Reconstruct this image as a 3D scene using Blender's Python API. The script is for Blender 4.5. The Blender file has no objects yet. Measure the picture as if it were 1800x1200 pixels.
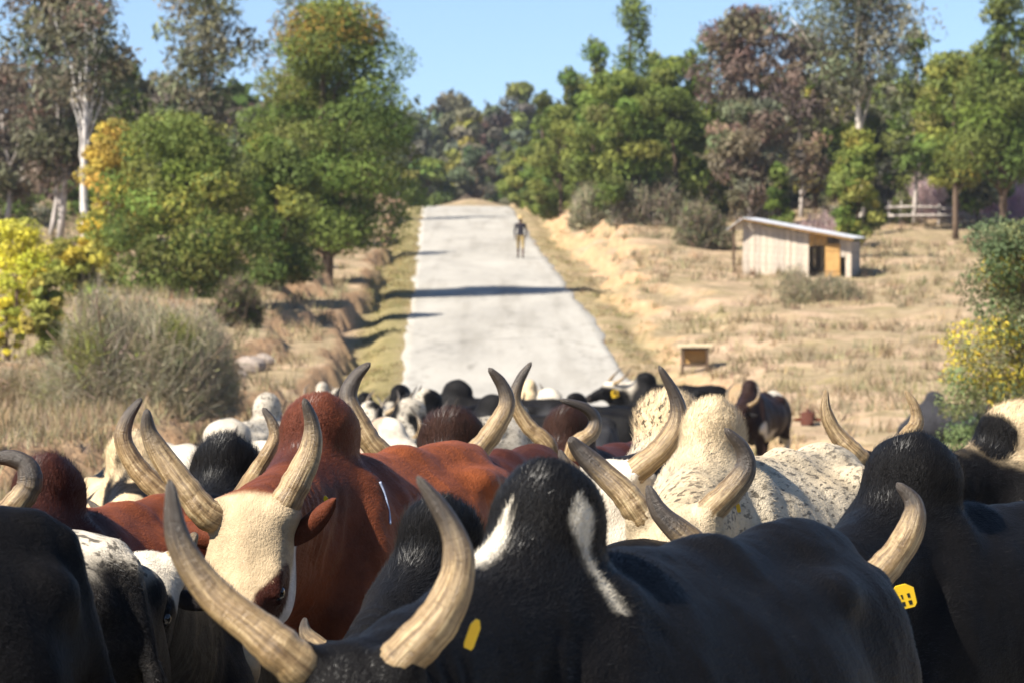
import bpy, math, random
import numpy as np
from mathutils import Vector, Matrix

# ------------------------------------------------------------------ camera, sky, sun, exposure
SC = bpy.context.scene
COL = SC.collection
F = 6000.0                      # focal length in pixels of the 1800 px wide photograph (a 120 mm lens)
CAM_H = 1.9
PITCH = math.atan(200.0 / F)
cam_d = bpy.data.cameras.new('camera')
cam = bpy.data.objects.new('camera', cam_d)
COL.objects.link(cam)
cam.location = (0, 0, CAM_H)
cam.rotation_euler = (math.pi / 2 - PITCH, 0, 0)
cam_d.sensor_width = 36.0
cam_d.lens = 120.0
cam_d.clip_start = 0.1
cam_d.clip_end = 6000
cam_d.dof.use_dof = True
cam_d.dof.focus_distance = 10.2
cam_d.dof.aperture_fstop = 9.0
SC.camera = cam

LIGHT = Vector((0.68, 0.52, -0.84)).normalized()        # the way the sunlight travels
world = bpy.data.worlds.new('World')
SC.world = world
world.use_nodes = True
wn = world.node_tree
wn.nodes.clear()
w_out = wn.nodes.new('ShaderNodeOutputWorld')
w_bg = wn.nodes.new('ShaderNodeBackground')
w_sky = wn.nodes.new('ShaderNodeTexSky')
w_sky.sky_type = 'NISHITA'
w_sky.sun_disc = False
SUN_EL = math.asin(-LIGHT.z)
w_sky.sun_elevation = SUN_EL
w_sky.sun_rotation = math.atan2(-LIGHT.x, -LIGHT.y)
w_sky.altitude = 1500
w_sky.air_density = 1.0
w_sky.dust_density = 0.15
w_sky.ozone_density = 2.5
w_tc = wn.nodes.new('ShaderNodeTexCoord')
w_add = wn.nodes.new('ShaderNodeVectorMath'); w_add.operation = 'ADD'
w_add.inputs[1].default_value = (0, 0, 0.085)
w_nrm = wn.nodes.new('ShaderNodeVectorMath'); w_nrm.operation = 'NORMALIZE'
wn.links.new(w_tc.outputs['Generated'], w_add.inputs[0])
wn.links.new(w_add.outputs[0], w_nrm.inputs[0])
wn.links.new(w_nrm.outputs[0], w_sky.inputs['Vector'])
wn.links.new(w_sky.outputs[0], w_bg.inputs['Color'])
wn.links.new(w_bg.outputs[0], w_out.inputs['Surface'])
w_bg.inputs['Strength'].default_value = 0.07

sun_d = bpy.data.lights.new('sun', 'SUN')
sun = bpy.data.objects.new('sun', sun_d)
COL.objects.link(sun)
sun_d.energy = 5.0
sun_d.angle = math.radians(0.5)
sun_d.color = (1.0, 0.93, 0.82)
sun.rotation_euler = LIGHT.to_track_quat('-Z', 'Y').to_euler()

SC.view_settings.view_transform = 'Standard'
SC.view_settings.look = 'None'
SC.view_settings.exposure = 1.36
SC.view_settings.gamma = 1.0
SC.view_settings.use_curve_mapping = False
SC.cycles.use_denoising = True
SC.cycles.max_bounces = 6
SC.cycles.transparent_max_bounces = 6
SC.cycles.sample_clamp_indirect = 6.0

RS = np.random.RandomState(7)
random.seed(7)


def at(px, py, D):
    """A pixel of the 1800x1200 photograph, D metres away along the road: its point in the world."""
    cx, cy = (px - 900.0) / F, (600.0 - py) / F
    c, s = math.cos(PITCH), math.sin(PITCH)
    d = np.array([cx, c + cy * s, -s + cy * c])
    d = d * (D / d[1])
    return np.array([d[0], d[1], d[2] + CAM_H])


def nrm(v):
    v = np.asarray(v, float)
    return v / max(np.linalg.norm(v), 1e-9)


# ------------------------------------------------------------------ noise
def _hash(ix, iy, iz, seed):
    h = (ix.astype(np.int64) * 374761393 + iy.astype(np.int64) * 668265263 + iz.astype(np.int64) * 2147483647 + seed * 974634777) & 0x7fffffff
    h = (h ^ (h >> 13)) * 1274126177 & 0x7fffffff
    h = (h ^ (h >> 16)) & 0xffffff
    return h / float(0xffffff)


def vnoise(P, seed=0):
    P = np.asarray(P, float)
    i = np.floor(P).astype(np.int64)
    f = P - i
    f = f * f * (3 - 2 * f)
    r = 0
    for dx in (0, 1):
        wx = f[:, 0] if dx else 1 - f[:, 0]
        for dy in (0, 1):
            wy = f[:, 1] if dy else 1 - f[:, 1]
            for dz in (0, 1):
                wz = f[:, 2] if dz else 1 - f[:, 2]
                r = r + wx * wy * wz * _hash(i[:, 0] + dx, i[:, 1] + dy, i[:, 2] + dz, seed)
    return r


def fbm(P, octv=4, seed=0):
    P = np.asarray(P, float)
    if P.shape[1] == 2:
        P = np.column_stack([P, np.zeros(len(P))])
    a, r, t = 0.5, 0, 0
    for o in range(octv):
        r = r + a * vnoise(P * (2 ** o) + o * 17.3, seed + o)
        t += a
        a *= 0.5
    return r / t


def sstep(a, b, x):
    t = np.clip((x - a) / (b - a), 0, 1)
    return t * t * (3 - 2 * t)


# ------------------------------------------------------------------ objects
def mesh_obj(name, V, Fc, mat=None, parent=None, smooth=False, attrs=None, mats=None, mat_idx=None):
    """ONE mesh object. Fc: an int array (n, 3 or 4), or a list of tuples."""
    me = bpy.data.meshes.new(name)
    V = np.asarray(V, np.float32)
    if isinstance(Fc, np.ndarray):
        n, k = Fc.shape
        me.vertices.add(len(V)); me.vertices.foreach_set('co', V.ravel())
        me.loops.add(n * k); me.loops.foreach_set('vertex_index', Fc.astype(np.int32).ravel())
        me.polygons.add(n)
        me.polygons.foreach_set('loop_start', np.arange(0, n * k, k, dtype=np.int32))
        me.polygons.foreach_set('loop_total', np.full(n, k, np.int32))
    else:
        me.from_pydata([tuple(v) for v in V.tolist()], [], [tuple(f) for f in Fc])
    if mat_idx is not None:
        me.polygons.foreach_set('material_index', np.asarray(mat_idx, np.int32))
    me.update(calc_edges=True)
    if smooth:
        me.polygons.foreach_set('use_smooth', np.ones(len(me.polygons), bool))
    for an, (kind, data) in (attrs or {}).items():
        a = me.attributes.new(an, kind, 'POINT')
        if kind == 'FLOAT_COLOR':
            d = np.ones((len(V), 4), np.float32); d[:, :3] = data
            a.data.foreach_set('color', d.ravel())
        elif kind == 'FLOAT_VECTOR':
            a.data.foreach_set('vector', np.asarray(data, np.float32).ravel())
        else:
            a.data.foreach_set('value', np.asarray(data, np.float32))
    for m in (mats or ([mat] if mat else [])):
        me.materials.append(m)
    o = bpy.data.objects.new(name, me)
    COL.objects.link(o)
    if parent is not None:
        o.parent = parent
    return o


def tag(o, label=None, cat=None, group=None, kind=None):
    if label: o['label'] = label
    if cat: o['category'] = cat
    if group: o['group'] = group
    if kind: o['kind'] = kind
    return o


def empty(name, loc, rz=0.0, scale=1.0):
    o = bpy.data.objects.new(name, None)
    COL.objects.link(o)
    o.location = tuple(loc)
    o.rotation_euler = (0, 0, rz)
    o.scale = (scale, scale, scale)
    o.empty_display_size = 0.2
    return o


class MB:
    """Collects boxes, tubes and sheets; build() links them as ONE mesh object."""
    def __init__(self):
        self.V, self.Fc, self.n = [], [], 0

    def add(self, V, Fc):
        V = np.asarray(V, float)
        self.V.append(V)
        self.Fc += [tuple(i + self.n for i in f) for f in Fc]
        self.n += len(V)
        return self

    def box(self, c, size, rot=None, jitter=0.0, rs=None):
        sx, sy, sz = [s / 2 for s in size]
        V = np.array([[-sx, -sy, -sz], [sx, -sy, -sz], [sx, sy, -sz], [-sx, sy, -sz], [-sx, -sy, sz], [sx, -sy, sz], [sx, sy, sz], [-sx, sy, sz]])
        if jitter:
            V = V + (rs or RS).uniform(-jitter, jitter, V.shape)
        if rot is not None:
            V = V @ np.array(rot).T
        return self.add(V + np.asarray(c), [(0, 3, 2, 1), (4, 5, 6, 7), (0, 1, 5, 4), (1, 2, 6, 5), (2, 3, 7, 6), (3, 0, 4, 7)])

    def tube(self, pts, radii, sides=8):
        V, Fq = sweep(pts, radii, sides)
        return self.add(V, [tuple(f) for f in Fq])

    def build(self, name, mat, parent=None, smooth=False):
        return mesh_obj(name, np.vstack(self.V), self.Fc, mat, parent, smooth)


def catmull(P, n):
    P = [np.asarray(p, float) for p in P]
    P = [2 * P[0] - P[1]] + P + [2 * P[-1] - P[-2]]
    out = []
    segs = len(P) - 3
    for j in range(n):
        t = j / (n - 1) * segs
        i = min(int(t), segs - 1); t -= i
        a, b, c, d = P[i:i + 4]
        out.append(0.5 * (2 * b + (c - a) * t + (2 * a - 5 * b + 4 * c - d) * t * t + (3 * b - a - 3 * c + d) * t ** 3))
    return np.array(out)


def sweep(pts, radii, sides=8, prof=None):
    """A capped tube through pts. prof(j, ang) -> radius factor."""
    pts = np.asarray(pts, float); n = len(pts)
    radii = np.broadcast_to(radii, (n,))
    T = np.gradient(pts, axis=0)
    T /= np.maximum(np.linalg.norm(T, axis=1), 1e-9)[:, None]
    ref = np.array([0, 0, 1.0]) if abs(T[0][2]) < 0.9 else np.array([1.0, 0, 0])
    N = np.cross(T[0], ref); N /= np.linalg.norm(N)
    V = []
    ang = np.linspace(0, 2 * np.pi, sides, endpoint=False)
    for j in range(n):
        N = N - T[j] * np.dot(N, T[j]); N /= max(np.linalg.norm(N), 1e-9)
        B = np.cross(T[j], N)
        k = np.ones(sides) if prof is None else prof(j, ang)
        V.append(pts[j] + radii[j] * k[:, None] * (np.cos(ang)[:, None] * N + np.sin(ang)[:, None] * B))
    V = np.vstack(V + [pts[:1], pts[-1:]])
    Fq = []
    for j in range(n - 1):
        for i in range(sides):
            a, b = j * sides + i, j * sides + (i + 1) % sides
            Fq.append((a, b, b + sides, a + sides))
    c0, c1 = n * sides, n * sides + 1
    for i in range(sides):
        Fq.append((c0, (i + 1) % sides, i, c0)[:3])
        Fq.append((c1, (n - 1) * sides + i, (n - 1) * sides + (i + 1) % sides))
    return V, Fq


# ------------------------------------------------------------------ materials
class Nt:
    def __init__(self, name):
        self.m = bpy.data.materials.new(name)
        self.m.use_nodes = True
        self.t = self.m.node_tree
        self.b = self.t.nodes['Principled BSDF']

    def n(self, typ, **kw):
        o = self.t.nodes.new(typ)
        for k, v in kw.items():
            if k.startswith('i_'):
                key = k[2:]
                o.inputs[int(key) if key.isdigit() else key].default_value = v
            else:
                setattr(o, k, v)
        return o

    def l(self, a, b):
        self.t.links.new(a, b)

    def attr(self, name):
        return self.n('ShaderNodeAttribute', attribute_name=name)

    def noise(self, vec, scale, detail=4, rough=0.6):
        x = self.n('ShaderNodeTexNoise', i_Scale=scale, i_Detail=detail, i_Roughness=rough)
        if vec is not None:
            self.l(vec, x.inputs['Vector'])
        return x.outputs['Fac']

    def scale(self, vec, s):
        m = self.n('ShaderNodeMapping'); m.inputs['Scale'].default_value = s
        self.l(vec, m.inputs['Vector'])
        return m.outputs[0]

    def ramp(self, fac, stops):
        r = self.n('ShaderNodeValToRGB')
        while len(r.color_ramp.elements) > 1:
            r.color_ramp.elements.remove(r.color_ramp.elements[-1])
        r.color_ramp.elements[0].position = stops[0][0]
        r.color_ramp.elements[0].color = tuple(stops[0][1]) + (1,)
        for p, c in stops[1:]:
            e = r.color_ramp.elements.new(p); e.color = tuple(c) + (1,)
        self.l(fac, r.inputs[0])
        return r.outputs[0]

    def mix(self, fac, a, b, mode='MIX'):
        x = self.n('ShaderNodeMix', data_type='RGBA', blend_type=mode)
        for sock, v in ((x.inputs['Factor'], fac), (x.inputs['A'], a), (x.inputs['B'], b)):
            if isinstance(v, (int, float)): sock.default_value = v
            elif isinstance(v, tuple): sock.default_value = v + (1,) if len(v) == 3 else v
            else: self.l(v, sock)
        return x.outputs['Result']

    def bump(self, h, strength, dist=0.01):
        b = self.n('ShaderNodeBump', i_Strength=strength, i_Distance=dist)
        self.l(h, b.inputs['Height']); self.l(b.outputs[0], self.b.inputs['Normal'])

    def done(self, color=None, rough=0.6, spec=0.3):
        if color is not None:
            if isinstance(color, tuple): self.b.inputs['Base Color'].default_value = color + (1,)
            else: self.l(color, self.b.inputs['Base Color'])
        self.b.inputs['Roughness'].default_value = rough
        self.b.inputs['Specular IOR Level'].default_value = spec
        return self.m


def plain(name, color, rough=0.6, spec=0.3, var=0.25, scale=12.0, bump=0.0):
    t = Nt(name)
    g = t.n('ShaderNodeTexCoord').outputs['Object']
    f = t.noise(g, scale, 5)
    lo = tuple(c * (1 - var) for c in color); hi = tuple(min(1, c * (1 + var)) for c in color)
    if bump: t.bump(f, bump)
    return t.done(t.ramp(f, [(0.25, lo), (0.75, hi)]), rough, spec)


def coat_material(hair):
    t = Nt('hair_fibres' if hair else 'hide')
    c = t.attr('coat').outputs['Color']
    r = t.attr('rest').outputs['Vector']
    n1 = t.noise(t.scale(r, (14, 40, 24)), 1.0, 5, 0.65)
    n2 = t.noise(r, 5.0, 3)
    k = t.ramp(n1, [(0.25, (0.72, 0.72, 0.72)), (0.75, (1.2, 1.2, 1.2))])
    k2 = t.ramp(n2, [(0.3, (0.85, 0.84, 0.82)), (0.75, (1.12, 1.12, 1.12))])
    col = t.mix(1.0, t.mix(1.0, c, k, 'MULTIPLY'), k2, 'MULTIPLY')
    fk = t.noise(t.scale(r, (21, 66, 58)), 1.0, 2, 0.5); fk2 = t.noise(t.scale(r, (11, 30, 26)), 1.0, 3, 0.6)
    m1 = t.ramp(fk, [(0.545, (0, 0, 0)), (0.63, (0.9, 0.9, 0.9))]); m2 = t.ramp(fk2, [(0.60, (0, 0, 0)), (0.70, (0.9, 0.9, 0.9))])
    mm = t.n('ShaderNodeMath', operation='MAXIMUM'); t.l(m1, mm.inputs[0]); t.l(m2, mm.inputs[1])
    mf = t.n('ShaderNodeMath', operation='MULTIPLY'); t.l(mm.outputs[0], mf.inputs[0]); t.l(t.attr('fleck').outputs['Fac'], mf.inputs[1])
    col = t.mix(mf.outputs[0], col, (0.014, 0.012, 0.011))
    if not hair:
        big = t.noise(t.scale(r, (60, 160, 110)), 1.0, 3, 0.7)
        wr = t.noise(t.scale(r, (26, 5, 9)), 1.0, 2, 0.5)
        a = t.n('ShaderNodeMath', operation='MULTIPLY', i_1=0.6); t.l(wr, a.inputs[0])
        s = t.n('ShaderNodeMath', operation='ADD'); t.l(big, s.inputs[0]); t.l(a.outputs[0], s.inputs[1])
        t.bump(s.outputs[0], 0.55, 0.012)
    return t.done(col, 0.42 if hair else 0.45, 0.20 if hair else 0.05)


def horn_material():
    t = Nt('horn_keratin')
    tt = t.attr('along').outputs['Fac']
    dk = t.attr('dark').outputs['Fac']
    g = t.attr('rest').outputs['Vector']
    streak = t.noise(t.scale(g, (9, 9, 2.2)), 1.0, 6, 0.7)
    rings = t.noise(t.scale(g, (2.2, 2.2, 42)), 1.0, 5, 0.7)
    blot = t.noise(g, 6.0, 6, 0.7)
    base = t.ramp(streak, [(0.30, (0.10, 0.066, 0.034)), (0.42, (0.21, 0.14, 0.066)), (0.54, (0.35, 0.25, 0.125)), (0.66, (0.46, 0.355, 0.20)), (0.8, (0.56, 0.46, 0.30))])
    dirt = t.ramp(blot, [(0.42, (1, 1, 1)), (0.55, (0.55, 0.47, 0.38)), (0.68, (0.2, 0.16, 0.12))])
    c = t.mix(0.8, base, dirt, 'MULTIPLY')
    rg = t.ramp(rings, [(0.30, (0.38, 0.33, 0.27)), (0.46, (1, 1, 1))])
    c = t.mix(0.75, c, rg, 'MULTIPLY')
    sh = t.n('ShaderNodeMath', operation='MULTIPLY_ADD', i_1=0.55, i_2=-0.27); t.l(blot, sh.inputs[0])
    ad = t.n('ShaderNodeMath', operation='ADD'); t.l(dk, ad.inputs[0]); t.l(sh.outputs[0], ad.inputs[1])
    tip = t.ramp(ad.outputs[0], [(0.30, (0, 0, 0)), (0.85, (1, 1, 1))])
    dark = t.ramp(streak, [(0.3, (0.018, 0.014, 0.011)), (0.7, (0.075, 0.056, 0.04))])
    c = t.mix(tip, c, dark)
    s = t.n('ShaderNodeMath', operation='ADD'); t.l(rings, s.inputs[0]); t.l(streak, s.inputs[1])
    t.bump(s.outputs[0], 0.7, 0.006)
    return t.done(c, 0.38, 0.5)

# ------------------------------------------------------------------ the lie of the land
_PY = np.array([-60, 0, 10, 14, 22, 40, 60, 79, 97, 120, 143, 170, 193, 207, 230, 300, 420, 700, 2500], float)
_PZ = np.array([0.3, 0.0, 0.0, -0.13, -0.62, -1.55, -1.95, -1.42, -0.62, 0.10, 0.86, 1.95, 2.86, 3.18, 3.25, 3.0, 3.2, 4.0, 4.0], float)


def _spline_tab():
    yy = np.arange(-60, 2500, 1.0)
    zz = np.interp(yy, _PY, _PZ)
    for w in (5, 5, 4):
        k = np.ones(2 * w + 1) / (2 * w + 1)
        zp = np.pad(zz, w, mode='edge')
        zn = np.convolve(zp, k, 'valid')
        zz = np.where(yy > 12, zn, zz)
    return yy, zz


_TY, _TZ = _spline_tab()


def road_z(y):
    return np.interp(y, _TY, _TZ)


def road_x(y):
    return 1.75 - 0.0218 * y + 0.0 * y


HALF = 2.62


def ground(x, y, detail=True):
    """Height of the ground. Cut banks with worn edges run along both sides of the road."""
    x = np.asarray(x, float); y = np.asarray(y, float)
    u = x - road_x(y)
    z = road_z(y).copy()
    P2 = np.column_stack([x, y])
    lo = fbm(P2 * 0.09, 3, 11) - 0.5
    md = fbm(P2 * 0.45, 3, 23) - 0.5
    fi = fbm(P2 * 1.6, 3, 31) - 0.5
    along = fbm(np.column_stack([y * 0.16, y * 0 + 3.3]), 3, 5) - 0.5
    along2 = fbm(np.column_stack([y * 0.22, y * 0 + 9.1]), 3, 6) - 0.5
    # left: verge, ditch, two worn ledges, slope
    L = -u
    far = sstep(18, 30, y)
    e1 = HALF + 1.35 + along * 1.6 + md * 0.8
    e2 = HALF + 3.1 + along2 * 3.4 + md * 2.2
    e3 = HALF + 5.3 + along * 4.0 - along2 * 3 + md * 2.4
    zl = -0.22 * sstep(HALF + 0.5, HALF + 1.0, L)
    zl = zl + 0.62 * sstep(e1, e1 + 0.22, L) + 0.50 * sstep(e2, e2 + 0.25, L) + 0.42 * sstep(e3, e3 + 0.3, L)
    zl = zl * far + 0.02 * np.maximum(L - 6, 0) + 0.5 * (1 - far) * sstep(4.5, 7, L)
    # right: verge, low orange cut, rough field
    f1 = HALF + 1.25 + along2 * 1.6 + md * 1.6 + fi * 0.5
    f2 = HALF + 2.7 + along * 4.4 + md * 4.0 + fi * 0.8
    hi = sstep(75, 165, y) * (1 - 0.75 * sstep(5.5, 9, u) * sstep(150, 115, y))
    zr = -0.16 * sstep(HALF + 0.5, HALF + 1.0, u)
    zr = zr + (0.34 + 0.45 * hi) * sstep(f1, f1 + 0.45, u) + (0.18 + 0.45 * hi) * sstep(f2, f2 + 0.5, u)
    zr = zr * far + 0.012 * np.maximum(u - 8, 0) + 0.1 * sstep(6, 26, u) * sstep(120, 190, y)
    off = np.where(u < 0, zl, zr)
    out = sstep(HALF, HALF + 1.5, np.abs(u))
    z = z + off * sstep(0, 0.01, np.abs(u) - HALF) + out * (lo * 0.5 + md * 0.34 + fi * 0.12)
    # a scraped mound of soil where the road bends away beyond the crest
    z = z + 0.62 * np.exp(-((u - 0.6) / 1.9) ** 2 - ((y - 232) / 7.0) ** 2)
    return z


def gpt(px, D):
    """The ground point that stands D metres away in the photograph's column px."""
    x = (px - 900.0) / F * D * (math.cos(PITCH) + 0)
    return np.array([x, D, float(ground(np.array([x]), np.array([float(D)]))[0])])


def make_ground():
    ys = np.concatenate([np.arange(-30, 24, 1.5), np.arange(24, 215, 0.32), np.arange(215, 300, 2.0), np.arange(300, 920, 14.0)])
    uu = np.concatenate([-np.geomspace(420, 15, 30), np.arange(-14.5, 14.6, 0.22), np.geomspace(15, 420, 30)])
    Y, U = np.meshgrid(ys, uu, indexing='ij')
    wob = 0.05 * np.sin(Y * 3.1) * (np.abs(U) < 14)
    X = U + wob + road_x(Y)
    Z = ground(X.ravel(), Y.ravel()).reshape(X.shape)
    inner = np.abs(U) < HALF - 0.12
    Z = np.where(inner & (Y < 214), Z - 0.05, Z)
    ny, nu = X.shape
    V = np.stack([X, Y, Z], -1).reshape(-1, 3)
    i = np.arange((ny - 1) * nu).reshape(ny - 1, nu)[:, :-1].ravel()
    Q = np.stack([i, i + 1, i + nu + 1, i + nu], 1)
    gz, gu = np.gradient(Z, axis=1), np.gradient(X, axis=1)
    steep = np.abs(gz / np.maximum(np.abs(gu), 1e-3))
    steep = sstep(0.28, 0.9, steep)
    au = np.abs(U)
    verge = sstep(HALF - 0.3, HALF + 0.2, au) * (1 - sstep(HALF + 0.9, HALF + 1.6, au)) * (0.45 + 0.55 * (U < 0))
    right = ((U > HALF + 0.8) * sstep(24, 60, Y)).astype(float)
    t = Nt('dry_earth')
    g = t.n('ShaderNodeTexCoord').outputs['Object']
    n1 = t.noise(g, 0.35, 6, 0.65); n2 = t.noise(g, 2.4, 6, 0.7); n3 = t.noise(g, 0.9, 4, 0.6)
    straw = t.ramp(n2, [(0.25, (0.12, 0.092, 0.056)), (0.5, (0.24, 0.185, 0.112)), (0.75, (0.36, 0.285, 0.185))])
    soil = t.ramp(n2, [(0.25, (0.28, 0.165, 0.088)), (0.55, (0.40, 0.255, 0.145)), (0.8, (0.48, 0.345, 0.22))])
    pale = t.ramp(n2, [(0.3, (0.29, 0.20, 0.13)), (0.7, (0.45, 0.33, 0.225))])
    olive = t.ramp(n2, [(0.3, (0.13, 0.115, 0.045)), (0.7, (0.27, 0.225, 0.105))])
    patch = t.ramp(n1, [(0.46, (0, 0, 0)), (0.62, (1, 1, 1))])
    c = t.mix(patch, straw, pale)
    ol = t.ramp(n3, [(0.50, (0, 0, 0)), (0.64, (1, 1, 1))])
    olm = t.n('ShaderNodeMath', operation='MULTIPLY', i_1=0.45); t.l(ol, olm.inputs[0])
    c = t.mix(olm.outputs[0], c, olive)
    c = t.mix(t.attr('steep').outputs['Fac'], c, soil)
    vm = t.n('ShaderNodeMath', operation='MULTIPLY', i_1=0.85); t.l(t.attr('verge').outputs['Fac'], vm.inputs[0])
    c = t.mix(vm.outputs[0], c, olive)
    t.bump(n2, 0.8, 0.12)
    o = mesh_obj('ground', V, Q, t.done(c, 0.95, 0.05), None, True, {'steep': ('FLOAT', steep.ravel()), 'verge': ('FLOAT', verge.ravel()), 'right': ('FLOAT', right.ravel())})
    tag(o, kind='structure')


def make_road():
    ys = np.concatenate([np.arange(-30, 214, 0.5)])
    us = np.array([-1, -0.985, -0.9, -0.75, -0.5, -0.25, 0, 0.25, 0.5, 0.75, 0.9, 0.985, 1])
    Y, U = np.meshgrid(ys, us, indexing='ij')
    rag = (fbm(np.column_stack([Y.ravel() * 0.30, np.sign(U).ravel() * 7]), 4, 3).reshape(Y.shape) - 0.5) * 0.38
    W = HALF + rag * (np.abs(U) > 0.95)
    X = road_x(Y) + U * W
    Z = road_z(Y.ravel()).reshape(Y.shape) + 0.035 * (1 - U ** 2) + 0.012 - 0.07 * (np.abs(U) > 0.995)
    Z = Z + np.where(np.abs(U) > 0.9, 0.01, 0)
    ny, nu = X.shape
    V = np.stack([X, Y, Z], -1).reshape(-1, 3)
    i = np.arange((ny - 1) * nu).reshape(ny - 1, nu)[:, :-1].ravel()
    Q = np.stack([i, i + 1, i + nu + 1, i + nu], 1)
    t = Nt('worn_asphalt')
    g = t.n('ShaderNodeTexCoord').outputs['Object']
    n1 = t.noise(t.scale(g, (0.5, 0.12, 0.3)), 1.0, 6, 0.65); n2 = t.noise(g, 7.0, 6, 0.75); n3 = t.noise(t.scale(g, (1.3, 0.05, 1)), 1.0, 4)
    c = t.ramp(n1, [(0.28, (0.265, 0.25, 0.222)), (0.5, (0.335, 0.315, 0.278)), (0.72, (0.38, 0.358, 0.316))])
    c = t.mix(1.0, c, t.ramp(n2, [(0.3, (0.82, 0.82, 0.82)), (0.7, (1.1, 1.1, 1.1))]), 'MULTIPLY')
    c = t.mix(0.7, c, t.ramp(n3, [(0.34, (0.78, 0.77, 0.75)), (0.5, (1, 1, 1)), (0.8, (1.05, 1.05, 1.05))]), 'MULTIPLY')
    # wandering cracks and a few oil stains
    wv = t.n('ShaderNodeTexVoronoi', feature='DISTANCE_TO_EDGE', i_Scale=1.0)
    nd = t.n('ShaderNodeTexNoise', i_Scale=0.7, i_Detail=4)
    t.l(g, nd.inputs['Vector'])
    vm = t.n('ShaderNodeVectorMath', operation='MULTIPLY_ADD'); vm.inputs[1].default_value = (2.2, 2.2, 0); t.l(nd.outputs['Color'], vm.inputs[0]); t.l(g, vm.inputs[2])
    t.l(t.scale(vm.outputs[0], (0.30, 0.055, 0.0)), wv.inputs['Vector'])
    ck = t.ramp(wv.outputs['Distance'], [(0.0, (0.35, 0.34, 0.32)), (0.012, (0.75, 0.75, 0.75)), (0.02, (1, 1, 1))])
    c = t.mix(0.35, c, ck, 'MULTIPLY')
    st = t.noise(t.scale(g, (0.9, 0.13, 0.5)), 1.0, 2)
    c = t.mix(0.75, c, t.ramp(st, [(0.24, (0.42, 0.41, 0.40)), (0.30, (1, 1, 1))]), 'MULTIPLY')
    t.bump(n2, 0.4, 0.01)
    o = mesh_obj('road', V, Q, t.done(c, 0.85, 0.15), None, True)
    tag(o, kind='structure')

# ------------------------------------------------------------------ animals: an implicit body, one continuous skin
def smin(a, b, k):
    h = np.clip(0.5 + 0.5 * (b - a) / k, 0, 1)
    return b + (a - b) * h - k * h * (1 - h)


def ell(P, c, r, R=None):
    q = P - np.asarray(c)
    if R is not None:
        q = q @ np.asarray(R)
    r = np.asarray(r)
    k0 = np.sqrt(((q / r) ** 2).sum(1)); k1 = np.sqrt(((q / r ** 2) ** 2).sum(1))
    return k0 * (k0 - 1) / np.maximum(k1, 1e-6)


def cone(P, a, b, ra, rb, lat=None, sq=1.0):
    """A tapered capsule, narrowed by sq along the unit vector lat."""
    a, b = np.asarray(a, float), np.asarray(b, float)
    q = P - a; ba = b - a
    if lat is not None and sq != 1.0:
        lat = np.asarray(lat)
        q = q + ((q @ lat) * (sq - 1))[:, None] * lat
        ba = ba + (ba @ lat) * (sq - 1) * lat
    h = np.clip((q @ ba) / max(ba @ ba, 1e-9), 0, 1)
    d = np.sqrt(((q - h[:, None] * ba) ** 2).sum(1)) - (ra + (rb - ra) * h)
    return d / (1.0 if sq <= 1 else (1 + (sq - 1) * 0.45))


def field(prims):
    def f(P):
        d = None
        for fn, k in prims:
            e = fn(P)
            d = e if d is None else (smin(d, e, k) if k > 0 else np.maximum(d, -e))
        return d
    return f


def surface_nets(f, lo, hi, h):
    lo, hi = np.asarray(lo, float), np.asarray(hi, float)
    n = np.ceil((hi - lo) / h).astype(int) + 1
    hc = h * 3
    nc = np.ceil((hi - lo) / hc).astype(int) + 2
    gx = [lo[i] + np.arange(nc[i]) * hc for i in range(3)]
    G = np.stack(np.meshgrid(*gx, indexing='ij'), -1).reshape(-1, 3)
    dc = f(G).reshape(nc)
    ii = [np.minimum((np.arange(n[i]) + 1) // 3, nc[i] - 1) for i in range(3)]
    D = dc[np.ix_(*ii)].copy()
    near = np.abs(D) < hc * 1.35
    idx = np.argwhere(near)
    D[near] = f(lo + idx * h)
    s = D < 0
    cnt = np.zeros(n - 1); acc = np.zeros(tuple(n - 1) + (3,))
    sl = lambda o, ax: slice(o, n[ax] - 1 + o)
    for ax in range(3):
        b, c = [a for a in range(3) if a != ax]
        for ob in (0, 1):
            for oc in (0, 1):
                o0 = [0, 0, 0]; o0[b] = ob; o0[c] = oc
                o1 = list(o0); o1[ax] = 1
                d0 = D[sl(o0[0], 0), sl(o0[1], 1), sl(o0[2], 2)]
                d1 = D[sl(o1[0], 0), sl(o1[1], 1), sl(o1[2], 2)]
                m = (d0 < 0) != (d1 < 0)
                t = np.where(m, d0 / np.where(m, d0 - d1, 1), 0)
                cnt += m
                for k in range(3):
                    acc[..., k] += m * (t if k == ax else o0[k])
    act = cnt > 0
    vid = -np.ones(n - 1, int)
    ai = np.argwhere(act)
    vid[act] = np.arange(len(ai))
    V = lo + (ai + acc[act] / cnt[act][:, None]) * h
    Q = []
    for ax in range(3):
        b, c = (ax + 1) % 3, (ax + 2) % 3
        s0 = [slice(None)] * 3; s1 = [slice(None)] * 3
        s0[ax] = slice(0, -1); s1[ax] = slice(1, None)
        a0, a1 = s[tuple(s0)], s[tuple(s1)]
        e = np.argwhere(a0 != a1)
        e = e[(e[:, b] > 0) & (e[:, c] > 0) & (e[:, b] < n[b] - 1) & (e[:, c] < n[c] - 1) & (e[:, ax] < n[ax] - 1)]
        if not len(e): continue
        inside = s[tuple(e.T)]
        def cell(db, dc_):
            q = e.copy(); q[:, b] += db; q[:, c] += dc_
            return vid[tuple(q.T)]
        q = np.stack([cell(-1, -1), cell(0, -1), cell(0, 0), cell(-1, 0)], 1)
        q[~inside] = q[~inside][:, ::-1]
        Q.append(q)
    Q = np.vstack(Q)
    Q = Q[(Q >= 0).all(1)]
    return V, Q


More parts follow.
